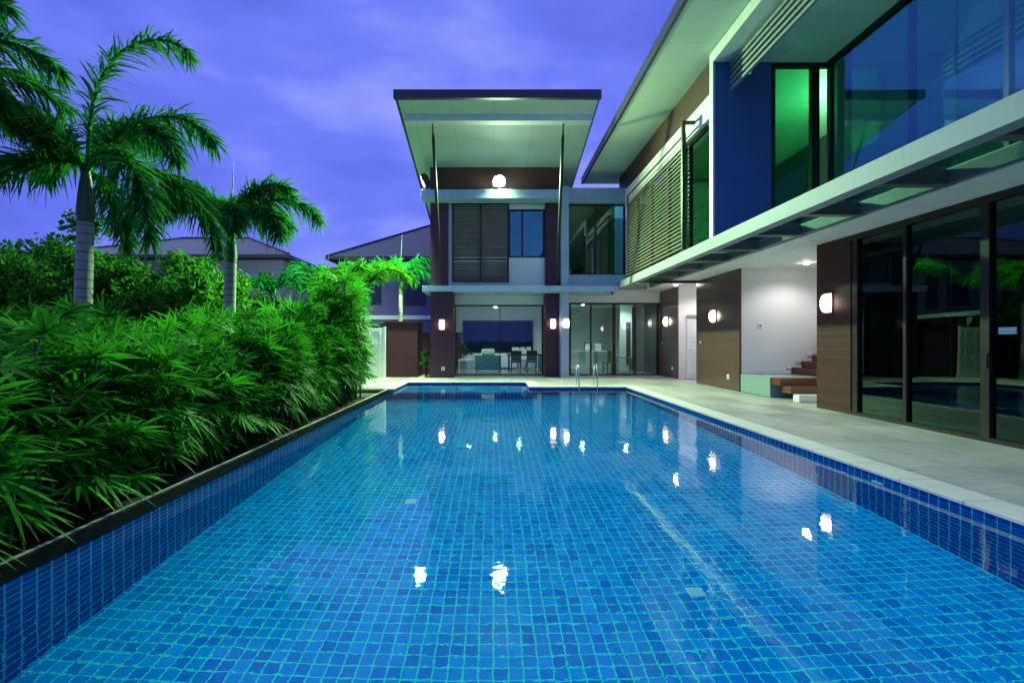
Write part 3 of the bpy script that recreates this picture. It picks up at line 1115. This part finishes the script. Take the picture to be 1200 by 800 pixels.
# ------------------------------------------------------------------ furniture behind the glass
sf = thing('sofa', 'teal armchair sofa seen from behind in the middle of the living room', 'sofa', (-.22, 19.5, .005))
B(-.55, .55, 0, .15, .08, .72).build('backrest', M['fabric_teal'], sf, .03)
B(-.42, .42, .16, .85, .1, .42).build('seat', M['fabric_teal'], sf, .03)
for s_ in (-1, 1):
    B(s_ * .43, s_ * .55, .16, .85, .08, .56).build('armrest', M['fabric_teal'], sf, .03)
    B(s_ * .45, s_ * .5, .05, .1, 0, .08).build('leg', M['wood_dark'], sf)
    B(s_ * .45, s_ * .5, .75, .8, 0, .08).build('leg', M['wood_dark'], sf)
cu = B(-.28, .28, -.08, .08, 0, .26).build('cushion', M['fabric_white'], None, .06)
cu.location = (-.22, 19.6, .727); cu.rotation_euler = (R(-12), 0, 0)
tag(cu, 'white cushion resting on the top of the teal sofa', 'cushion')
lt = thing('side_table', 'low pale side table left of the teal sofa', 'table', (-1.15, 19.4, .005))
B(-.3, .3, -.25, .25, .5, .55).build('tabletop', M['white_paint'], lt, .01)
for a in (-1, 1):
    for b in (-1, 1):
        B(a * .25, a * .29, b * .2, b * .24, 0, .5).build('leg', M['white_paint'], lt)


def leafball(mb, c, rad, n, size, rnd, squash=(1, 1, 1), shell=.55):
    for i in range(n):
        u = Vector((rnd.gauss(0, 1), rnd.gauss(0, 1), rnd.gauss(0, 1))).normalized()
        rr = rad * (shell + (1 - shell) * rnd.random())
        p = Vector(c) + Vector((u.x * rr * squash[0], u.y * rr * squash[1], u.z * rr * squash[2]))
        q = Euler((rnd.uniform(0, 6.3), rnd.uniform(-.9, .9), rnd.uniform(0, 6.3))).to_matrix()
        l = size * rnd.uniform(.6, 1.3); wd = l * .34
        pts = [(0, -l / 2, 0), (wd, -.05 * l, .12 * l), (0, l / 2, -.08 * l), (-wd, -.05 * l, .12 * l)]
        vs = [p + q @ Vector(t) for t in pts]
        mb.add(vs, [(0, 1, 2), (0, 2, 3)])


def shrub(name, label, loc, lobes, mat, leaf, seed, n=420, group=None, cat='shrub'):
    rnd = random.Random(seed)
    o = thing(name, label, cat, loc, 0, group)
    st = MB(); fo = MB()
    for (x, y, z, r_) in lobes:
        st.tube([(x * .15, y * .15, 0), (x * .5, y * .5, z * .55), (x, y, z)], [.035, .024, .01], 6)
        m_ = int(n * (r_ / .6) ** 2)
        for k in range(7):
            c = Vector((x, y, z)) + Vector((rnd.gauss(0, .45), rnd.gauss(0, .45), rnd.gauss(0, .4))) * r_
            leafball(fo, c, r_ * rnd.uniform(.4, .62), m_ // 7, leaf, rnd, shell=.2)
    st.build('stem', M['twig'], o)
    fo.build('foliage', mat, o)
    return o


shrub('potted_plant', 'leafy green plant in a grey pot at the left of the living room', (-1.3, 20.2, .005), [(0, 0, 1.05, .3), (.12, -.1, .8, .26)], M['shrub_dark'], .12, 3, 300, cat='plant').children
pp = [o for o in COL.objects if o.name == 'potted_plant'][0]
MB().tube([(0, 0, 0), (0, 0, .4)], [.15, .2], 16).build('pot', M['pot'], pp)

tb = thing('dining_table', 'dark dining table with chairs at the right of the living room', 'table', (1.35, 20.2, .005))
B(-.75, .75, -.45, .45, .7, .75).build('tabletop', M['wood_dark'], tb, .008)
for a in (-1, 1):
    for b in (-1, 1):
        B(a * .64, a * .7, b * .34, b * .4, 0, .7).build('leg', M['wood_dark'], tb)


def chair(loc, rz, label, mat):
    o = thing('dining_chair', label, 'chair', loc, rz, 'chairs behind the glass')
    B(-.22, .22, -.22, .22, .42, .48).build('seat', mat, o, .012)
    B(-.22, .22, -.24, -.2, .5, .92).build('backrest', mat, o, .012)
    for a in (-1, 1):
        for b in (-1, 1):
            B(a * .17, a * .205, b * .17, b * .205, 0, .42).build('leg', M['wood_dark'], o)
        B(a * .17, a * .205, -.235, -.205, .48, .5).build('post', M['wood_dark'], o)
    return o


chair((.95, 19.45, .005), 0, 'dark chair at the near side of the living room table, on the left', M['wood_dark'])
chair((1.6, 19.45, .005), 0, 'dark chair at the near side of the living room table, on the right', M['wood_dark'])
chair((1.3, 20.95, .005), R(180), 'pale chair at the far side of the living room table', M['fabric_white'])
sb = thing('sideboard', 'long pale sideboard under the dark living room window', 'sideboard', (.4, 21.85, .005))
B(-1.3, 1.4, -.22, .22, .08, .72).build('body', M['white_paint'], sb, .008)
for i in range(3):
    B(-1.25 + .9 * i, -.4 + .9 * i, -.24, -.221, .12, .68).build('door', M['fabric_white'], sb, .004)
B(-1.2, 1.3, -.18, .18, 0, .079).build('plinth', M['dark_room'], sb)


def picture(loc, w_, h_, label, fm='white_paint'):
    o = thing('picture_frame', label, 'picture frame', loc, R(3), 'small framed pictures on furniture')
    f = MB()
    f.box(-w_, w_, 0, .02, 0, .025); f.box(-w_, w_, 0, .02, h_ - .025, h_)
    f.box(-w_, -w_ + .025, 0, .02, .025, h_ - .025); f.box(w_ - .025, w_, 0, .02, .025, h_ - .025)
    f.build('frame', M[fm], o)
    B(-w_ + .0255, w_ - .0255, .005, .015, .0255, h_ - .0255).build('print', M['fabric_white'], o)


picture((1.05, 21.75, .726), .17, .3, 'wide white picture frame on the sideboard, left of the three')
picture((1.38, 21.75, .726), .11, .3, 'narrow white picture frame in the middle of the sideboard row')
picture((1.66, 21.75, .726), .1, .33, 'tall white picture frame at the right end of the sideboard')

ct = thing('console_table', 'long glass topped console table at the left of the dining room', 'table', (4.0, 19.6, .005))
B(-.6, .75, -.3, .3, .86, .9).build('tabletop', M['white_paint'], ct, .006)
B(-.4, -.15, -.2, .2, 0, .86).build('pedestal', M['plaster'], ct)
B(.3, .4, -.2, .2, 0, .86).build('pedestal', M['plaster'], ct)
picture((4.0, 19.6, .906), .16, .34, 'picture in a wooden frame standing on the console table', 'wood_dark')
bx = tag(B(-.11, .11, -.11, .11, 0, .3).build('storage_box', M['white_paint'], None, .01), 'white box on the console table beside the wooden picture frame', 'box')
bx.location = (4.42, 19.65, .906)
chair((4.75, 19.0, .005), R(15), 'green cushioned chair in front of the console table', plain('green_fabric', (.12, .25, .06), .9))
shelf = thing('display_shelf', 'grey shelf unit behind the chair in the dining room', 'shelf', (5.15, 18.9, .005))
B(-.25, .55, .2, .45, .6, .64).build('board', M['pot'], shelf)
B(-.25, .55, .2, .45, .0, .04).build('board', M['pot'], shelf)
B(-.25, -.2, .2, .45, .041, .599).build('upright', M['pot'], shelf)
B(.5, .55, .2, .45, .041, .599).build('upright', M['pot'], shelf)

# ------------------------------------------------------------------ garden walls and neighbours
gw = thing('garden_wall', 'plum rendered garden wall block left of the pavilion', 'wall', (-3.4, 17, 0))
B(-.55, .65, -.1, 1.2, -.13, 2.0).build('body', M['purple_wall'], gw, .006)
B(-.58, .68, -.13, 1.23, 2.001, 2.04).build('cap', M['purple_wall'], gw)
gt = thing('gate', 'white panelled garden gate beside the plum wall block', 'gate', (-4.35, 16.75, -.02))
dr = panel_door(-.5, .4, 0, 0, 1.8, gt, .3)
gp = MB(); gp.box(-.58, -.505, -.06, .03, 0, 1.85); gp.box(.405, .48, -.06, .03, 0, 1.85)
gp.build('gate_post', M['white_paint'], gt)
bwl = thing('boundary_wall', 'long pale boundary wall behind the garden shrubs', 'wall', (-9.5, 8, -.16))
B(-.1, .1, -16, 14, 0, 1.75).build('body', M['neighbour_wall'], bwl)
B(-.16, .16, -16, 14, 1.751, 1.83).build('cap', M['white_paint'], bwl)
bw2 = thing('boundary_wall', 'low dark wall running behind the white gate', 'wall', (-7, 22, -.16))
B(-2.3, 5.5, 0, .2, 0, 1.9).build('body', M['purple_wall'], bw2)


def neighbour(label, x0, x1, y0, y1, eave, ridge, wins, seed):
    o = thing('neighbour_house', label, 'house', ((x0 + x1) / 2, y0, -.16))
    inv = Matrix.Translation(o.location).inverted()
    def p(name, mb, mat, par=o):
        q = mb.build(name, mat, par)
        if par is o:
            q.matrix_parent_inverse = inv
        return q
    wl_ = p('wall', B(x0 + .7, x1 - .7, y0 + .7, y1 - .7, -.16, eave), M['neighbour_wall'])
    hh = (y1 - y0) / 2
    rx0, rx1, my = x0 + hh, x1 - hh, (y0 + y1) / 2
    rf_ = MB()
    v = [(x0, y0, eave), (x1, y0, eave), (x1, y1, eave), (x0, y1, eave), (rx0, my, ridge), (rx1, my, ridge),
         (x0, y0, eave - .2), (x1, y0, eave - .2), (x1, y1, eave - .2), (x0, y1, eave - .2)]
    rf_.add(v, [(0, 1, 5, 4), (1, 2, 5), (2, 3, 4, 5), (3, 0, 4), (0, 6, 7, 1), (1, 7, 8, 2), (2, 8, 9, 3), (3, 9, 6, 0), (9, 8, 7, 6)])
    r_ = p('roof', rf_, M['roof_tile'])
    rg = MB(); rg.tube([(rx0, my, ridge + .03), (rx1, my, ridge + .03)], .09, 6)
    rg.tube([(x0, y0, eave + .03), (rx0, my, ridge + .03)], .08, 6); rg.tube([(x1, y0, eave + .03), (rx1, my, ridge + .03)], .08, 6)
    rg.build('ridge_tiles', M['roof_tile'], r_)
    B(x0 - .05, x1 + .05, y0 - .1, y0 - .005, eave - .2, eave - .03).build('gutter', M['fascia'], r_)
    for (a, b, c_, d_) in wins:
        f_ = MB(); yy_ = y0 + .7
        f_.box(a - .06, b + .06, yy_ - .05, yy_ - .002, d_, d_ + .08); f_.box(a - .06, b + .06, yy_ - .05, yy_ - .002, c_ - .08, c_)
        f_.box(a - .06, a, yy_ - .05, yy_ - .002, c_, d_); f_.box(b, b + .06, yy_ - .05, yy_ - .002, c_, d_)
        w_ = p('window', f_, M['bronze'])
        B(a + .002, b - .002, yy_ - .03, yy_ - .003, c_ + .002, d_ - .002).build('pane', plain('neighbour_glass', (.02, .025, .04), .1), w_)
    return o


neighbour('neighbour house with purple hipped roof rising behind the left garden palms', -27, -12.3, 28, 38, 6.55, 8.6,
          [(-16.4, -15.2, 3.6, 5.2), (-14.4, -13.8, 3.4, 5.4), (-20, -18.5, 3.6, 5.2)], 1)
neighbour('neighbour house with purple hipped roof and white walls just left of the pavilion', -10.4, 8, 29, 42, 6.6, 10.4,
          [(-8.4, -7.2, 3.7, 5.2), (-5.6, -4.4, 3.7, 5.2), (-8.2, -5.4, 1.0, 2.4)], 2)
bands = [o for o in COL.objects if o.name.startswith('neighbour_house')][1]
q = B(-9.7, 7.3, 29.6, 29.699, 2.7, 2.95).build('string_course', M['white_paint'], bands); q.matrix_parent_inverse = Matrix.Translation(bands.location).inverted()
cp = thing('carport', 'low brown carport roof with pale edge beyond the shrubs', 'carport', (-10.5, 22, -.16))
cpm = MB(); cpm.add([(-2.2, -2, 3.0), (3, -2, 2.55), (3, 2, 2.55), (-2.2, 2, 3.0), (-2.2, -2, 3.12), (3, -2, 2.67), (3, 2, 2.67), (-2.2, 2, 3.12)],
                    [(0, 3, 2, 1), (4, 5, 6, 7), (0, 1, 5, 4), (1, 2, 6, 5), (2, 3, 7, 6), (3, 0, 4, 7)])
cpm.build('roof', M['white_paint'], cp)
B(-2.1, 2.9, -1.7, 1.9, 1.2, 2.5).build('wall', M['purple_wall'], cp)
for x in (-2, 2.8):
    B(x - .06, x + .06, -1.95, -1.83, 0, 2.6).build('post', M['white_paint'], cp)

# ------------------------------------------------------------------ palms
def leaflet(mb, p, d, side, length, width, droop, segs=3):
    """strip leaf from p along d, width along side, bending down"""
    prof = [.45, 1, .8, .06] if segs == 3 else [.35, .9, 1, .75, .06]
    vs = []
    for i in range(segs + 1):
        t = i / segs
        q = p + d * (length * t) + Vector((0, 0, -droop * length * t * t))
        wv = side * (width * prof[i])
        vs += [q - wv, q + wv]
    mb.add(vs, [(2 * i, 2 * i + 1, 2 * i + 3, 2 * i + 2) for i in range(segs)])


def frond(parent, mat, base, az, e0, e1, length, rnd, stations=66, per=5, lf=.46, wd=.0155, pw=1.4, name='frond'):
    mb = MB()
    pts, p = [], Vector(base)
    n = 26
    dirs = []
    for i in range(n + 1):
        t = i / n
        e = R(e0 + (e1 - e0) * t ** pw)
        d = Vector((math.cos(az) * math.cos(e), math.sin(az) * math.cos(e), math.sin(e)))
        pts.append(p.copy()); dirs.append(d)
        p = p + d * (length / n)
    mb.tube(pts, [.03 * (1 - .85 * i / n) + .003 for i in range(n + 1)], 6)
    for s_ in range(stations):
        t = .14 + .86 * (s_ + rnd.random() * .6) / stations
        f_ = min(t * n, n - .001); i = int(f_)
        q = pts[i].lerp(pts[i + 1], f_ - i)
        d = dirs[i]
        a = d.cross(Vector((0, 0, 1)))
        if a.length < .05:
            a = Vector((-math.sin(az), math.cos(az), 0))
        a.normalize(); b = a.cross(d)
        prof = min(1, .45 + 2.2 * (t - .1)) * (1 - .55 * max(0, t - .6) / .4)
        for k in range(per):
            ph = (k / per) * 2 * math.pi + rnd.uniform(-.5, .5)
            r_ = math.cos(ph) * a + math.sin(ph) * b * .75
            fwd = rnd.uniform(.4, .85)
            ld = (r_.normalized() * (1 - fwd * .5) + d * fwd).normalized()
            sd = ld.cross(d).normalized() if rnd.random() < .6 else ld.cross(Vector((rnd.uniform(-1, 1), rnd.uniform(-1, 1), 1))).normalized()
            leaflet(mb, q, ld, sd, lf * prof * rnd.uniform(.75, 1.2), wd * rnd.uniform(.8, 1.25), rnd.uniform(.2, .65))
    return mb.build(name, mat, parent)


def palm(label, base, top, r0, r1, fronds, mat, seed, lean=(0, 0), per=5, stations=66, lf=.46, spear=0, wd=.0155):
    """base (x,y,z), top z = where the crown sits"""
    rnd = random.Random(seed)
    o = thing('palm_tree', label, 'palm tree', base)
    h = top - base[2]
    tp_ = []
    for i in range(13):
        t = i / 12
        tp_.append((lean[0] * t * t, lean[1] * t * t, h * .8 * t))
    rad = [r0 * (1.25 - .35 * min(1, i / 2.5)) * (1 - t_) + r1 * t_ for i, t_ in ((i, i / 12) for i in range(13))]
    MB().tube(tp_, rad, 14).build('trunk', M['trunk'], o)
    cs = [(lean[0], lean[1], h * .79), (lean[0], lean[1], h * .84), (lean[0], lean[1], h * .93), (lean[0] * 1.02, lean[1], h + .05)]
    MB().tube(cs, [r1 * .9, r1 * 1.15, r1 * .85, r1 * .35], 12).build('crown_shaft', M['shaft'], o)
    for (az, e0, e1, ln, *pw) in fronds:
        frond(o, mat, (lean[0] + .03 * math.cos(R(az)), lean[1] + .03 * math.sin(R(az)), h + rnd.uniform(-.12, .06)), R(az), e0, e1, ln, rnd, stations, per, lf, wd, *(pw or [1.4]))
    if spear:
        MB().tube([(lean[0], lean[1], h), (lean[0] + .06, lean[1], h + spear)], [.018, .004], 6).build('spear_leaf', M['shaft'], o)
    return o


# azimuth 0 = to the right, 180 = to the left, -90 = to the camera
palm('tall foxtail palm with drooping fronds and pale trunk behind the near hedge', (-5.93, 6.7, -.15), 3.8, .128, .1,
     [(4, 89, -58, 2.9, 2.3), (-4, 54, -62, 2.35), (-16, 42, -72, 2.0), (-30, 30, -88, 2.6, .8), (110, 5, -88, 1.9), (14, 22, -86, 2.3, .9),
      (168, 66, -30, 2.0), (182, 14, -38, 1.45), (150, 45, -55, 1.8), (95, 70, -30, 2.0), (-120, 60, -50, 1.5)], M['frond'], 11, (.06, 0))
palm('second foxtail palm farther down the hedge with a thin upright spear leaf', (-5.13, 9.0, -.15), 3.55, .145, .1,
     [(4, 50, -66, 2.0), (-10, 66, -40, 1.6), (15, 78, -10, 1.35), (172, 50, -62, 1.9), (190, 66, -45, 1.6), (-60, 35, -78, 1.5), (-110, 40, -75, 1.5),
      (60, 55, -55, 1.6), (120, 60, -55, 1.6), (-25, 26, -84, 1.6)], M['frond'], 12, (0.05, 0), spear=1.3)
palm('foxtail palm at the left picture edge, only its fronds showing', (-6.55, 5.0, -.15), 3.95, .16, .12,
     [(20, 72, -55, 2.0), (-5, 48, -70, 1.55), (-30, 55, -75, 1.6), (55, 66, -50, 1.9), (0, 80, -30, 1.9), (80, 40, -60, 1.8), (-75, 45, -60, 1.9), (180, 40, -60, 2.2), (140, 40, -60, 2.0)], M['frond'], 13)
palm('small bright yellow green palm behind the far end of the hedge', (-3.95, 14.2, -.15), 3.0, .09, .07,
     [(20, 55, -60, 1.9), (-20, 50, -65, 1.8), (160, 55, -60, 1.9), (200, 45, -70, 1.7), (-80, 50, -60, 1.6), (80, 60, -50, 1.8), (40, 70, -40, 1.6)], M['frond_light'], 14, per=4, stations=40, spear=.9)
palm('slim dark palm with bare trunk in front of the white neighbour house', (-3.75, 18.8, -.15), 4.0, .11, .08,
     [(0, 55, -70, 1.9), (-20, 30, -82, 1.9), (170, 50, -70, 1.9), (200, 35, -80, 2.0), (60, 60, -60, 1.8), (-80, 45, -70, 1.7), (120, 60, -60, 1.8)], M['frond'], 15, per=4, stations=40, spear=1.6)
palm('dark feathery palm between the two neighbour houses', (-5.9, 16.5, -.15), 3.4, .11, .08,
     [(0, 50, -70, 2.0), (-30, 40, -75, 1.9), (175, 50, -70, 2.1), (205, 35, -80, 2.0), (60, 60, -60, 1.8), (-80, 45, -70, 1.8), (120, 60, -60, 1.8), (20, 75, -40, 1.7)], M['frond'], 16, per=4, stations=40, spear=1.0)
palm('dark palm in front of the left neighbour house windows', (-8.3, 17.5, -.15), 3.2, .11, .08,
     [(0, 50, -70, 1.9), (-30, 40, -75, 1.8), (175, 50, -70, 1.9), (205, 35, -80, 1.8), (60, 60, -60, 1.8), (-80, 45, -70, 1.8), (120, 60, -60, 1.8)], M['frond'], 17, per=4, stations=36)


# ------------------------------------------------------------------ lady palm hedge
def fan(mb, p, d, rnd, size):
    """one fan leaf: hub at p, pointing along d"""
    d = d.normalized()
    a = d.cross(Vector((0, 0, 1)))
    if a.length < .1:
        a = Vector((1, 0, 0))
    a.normalize()
    up = a.cross(d)
    n = rnd.randint(11, 16)
    spread = rnd.uniform(88, 128)
    for i in range(n):
        th = R(-spread + 2 * spread * i / (n - 1) + rnd.uniform(-4, 4))
        ld = (d * math.cos(th) + a * math.sin(th) + up * rnd.uniform(.0, .16)).normalized()
        sd = ld.cross(up * 1.0 + Vector((rnd.uniform(-.35, .35), rnd.uniform(-.35, .35), 0))).normalized()
        leaflet(mb, p, ld, sd, size * rnd.uniform(.82, 1.12) * (1 - .22 * abs(th) / 2), .0118 * rnd.uniform(.75, 1.4), rnd.uniform(.1, .42), 4)


def lady_palm_mesh(seed, ht, canes, size, lo=.5):
    rnd = random.Random(seed)
    st, fo = MB(), MB()
    for c_ in range(canes):
        a = rnd.uniform(0, 6.28); r_ = .27 * math.sqrt(rnd.random())
        b = Vector((r_ * math.cos(a), r_ * math.sin(a), 0))
        hh = ht * rnd.uniform(lo, 1.0)
        ln = Vector((math.cos(a), math.sin(a), 0)) * rnd.uniform(.03, .18) * hh
        top = b + ln + Vector((0, 0, hh))
        mid = b + ln * .35 + Vector((0, 0, hh * .5))
        st.tube([b, mid, top], [.013, .012, .008], 5)
        nl = rnd.randint(7, 10)
        for k in range(nl):
            t = .56 + .44 * (k + rnd.random()) / nl
            o_ = mid.lerp(top, (t - .5) * 2) if t > .5 else b.lerp(mid, t * 2)
            az = k * 2.4 + rnd.uniform(-.5, .5) + a
            el = R(8 + 74 * max(0, (t - .55)) / .45 + rnd.uniform(-14, 14))
            d = Vector((math.cos(az) * math.cos(el), math.sin(az) * math.cos(el), math.sin(el)))
            pl = rnd.uniform(.12, .27)
            hub = o_ + d * pl + Vector((0, 0, -.04))
            st.tube([o_, o_ + d * pl * .5, hub], [.005, .004, .003], 4, False)
            pt = R(42 - 110 * max(0, t - .56) / .44 + rnd.uniform(-20, 20))
            fd = Vector((math.cos(az) * math.cos(pt), math.sin(az) * math.cos(pt), -math.sin(pt)))
            fan(fo, hub, fd, rnd, size * rnd.uniform(.8, 1.15))
    return st, fo


protos = []
GRP = 'lady palm clumps of the hedge along the pool'
LAB = 'clump of fan leaved lady palm within the hedge along the black pool edge'
for i in range(5):
    s_, f_ = lady_palm_mesh(40 + i, [1.34, 1.42, 1.25, 1.46, 1.38][i], 18, .335)
    protos.append((s_, f_))
rnd = random.Random(5)
spots = []
y = 1.7
while y < 11.4:
    spots.append((-3.34 + rnd.uniform(-.05, .05), y, 1.0)); y += .52
y = 1.5
while y < 11.4:
    spots.append((-4.1 + rnd.uniform(-.12, .12), y, 1.06)); y += .72
y = 2.2
while y < 11:
    spots.append((-4.8 + rnd.uniform(-.12, .12), y, 1.05)); y += 1.05
made = {}
for n_, (x, y, sc) in enumerate(spots):
    i = n_ % 5
    hs = sc * (.94 if y < 4 else .94 + .06 * (y - 4))
    rz = rnd.uniform(0, 6.28)
    if i not in made:
        o = thing('lady_palm', LAB, 'palm shrub', (x, y, -.12), rz, GRP)
        protos[i][0].build('stem', M['cane'], o); protos[i][1].build('foliage', M['rhapis'], o)
        made[i] = o
    else:
        o = copy_thing(made[i], (x, y, -.12), rz)
    o.scale = (1, 1, hs * rnd.uniform(.93, 1.07))
# tall end clump
st_, fo_ = lady_palm_mesh(77, 2.75, 34, .42, .72)
tl = thing('lady_palm', 'tallest bright lady palm at the far end of the hedge by the spa', 'palm shrub', (-3.3, 10.1, -.12))
st_.build('stem', M['cane'], tl); fo_.build('foliage', M['rhapis_bright'], tl)

# ------------------------------------------------------------------ shrubs behind
shrub('tree', 'dark round tree at the far left behind the shrubs', (-11.6, 11.5, -.16), [(0, 0, 2.9, 1.3), (1.1, .3, 2.5, 1.2), (-1.2, 0, 2.7, 1.3), (.2, -.3, 1.4, 1.4)], M['shrub_dark'], .17, 21, 700, cat='tree')
shrub('shrub', 'mid green bush left of the tall palm trunk', (-8.4, 9.4, -.16), [(0, 0, 2.45, .95), (.8, .1, 2.2, .85), (-.9, 0, 2.5, .95), (0, 0, 1.2, 1.1), (-1.7, 0, 2.1, .9)], M['shrub'], .13, 22, 900)
shrub('shrub', 'mid green bush behind the drooping fronds of the tall palm', (-7.1, 10.0, -.16), [(0, 0, 2.6, .9), (.6, .1, 2.3, .8), (-.8, 0, 2.5, .85), (0, 0, 1.3, 1.05)], M['shrub'], .13, 23, 900)
shrub('shrub', 'bright yellow green bush left of the second palm trunk', (-7.0, 11.2, -.16), [(0, 0, 2.75, .8), (.55, .1, 2.4, .7), (-.6, 0, 2.6, .8), (.2, 0, 1.3, 1.0)], M['shrub_light'], .13, 24, 950)
shrub('tree', 'dark leafy tree farther back along the boundary wall', (-8.9, 14.2, -.16), [(0, 0, 2.4, 1.0), (.8, .2, 2.0, .9), (-.9, 0, 2.3, 1.0), (0, 0, 1.2, 1.1)], M['shrub_dark'], .16, 27, 750, cat='tree')
shrub('tree', 'dark leafy tree beside the carport', (-8.6, 19.0, -.16), [(0, 0, 2.2, 1.0), (.9, .2, 1.7, .9), (-1, 0, 2.2, 1.0), (0, 0, 1.0, 1.1)], M['shrub_dark'], .17, 28, 650, cat='tree')
shrub('shrub', 'low bright bush right of the second palm trunk', (-5.35, 11.6, -.16), [(0, 0, 1.5, .6), (.4, 0, 1.3, .5), (-.4, 0, 1.35, .55)], M['shrub_light'], .12, 25, 800)
shrub('shrub', 'dark small bush in the gap between plum wall and pavilion', (-2.5, 17.3, -.02), [(0, 0, .55, .3), (.05, .1, .9, .22)], M['shrub_dark'], .12, 26, 400)

# ------------------------------------------------------------------ camera and render settings
cd = bpy.data.cameras.new('camera'); co = bpy.data.objects.new('camera', cd); COL.objects.link(co)
co.location = (0, 0, EYE); co.rotation_euler = (R(90), 0, 0)
cd.sensor_fit = 'HORIZONTAL'; cd.sensor_width = 36; cd.lens = F / 1200 * 36
cd.shift_x = (600 - VX) / 1200
cd.clip_start = .05; cd.clip_end = 3000
scene.camera = co
vs_ = scene.view_settings
vs_.view_transform = 'Standard'; vs_.look = 'None'; vs_.exposure = .2; vs_.gamma = 1
vs_.use_curve_mapping = False
cy = scene.cycles
cy.use_denoising = True
cy.max_bounces = 10; cy.diffuse_bounces = 4; cy.glossy_bounces = 5; cy.transmission_bounces = 8; cy.transparent_max_bounces = 16
cy.sample_clamp_indirect = 5; cy.sample_clamp_direct = 0
cy.blur_glossy = .5
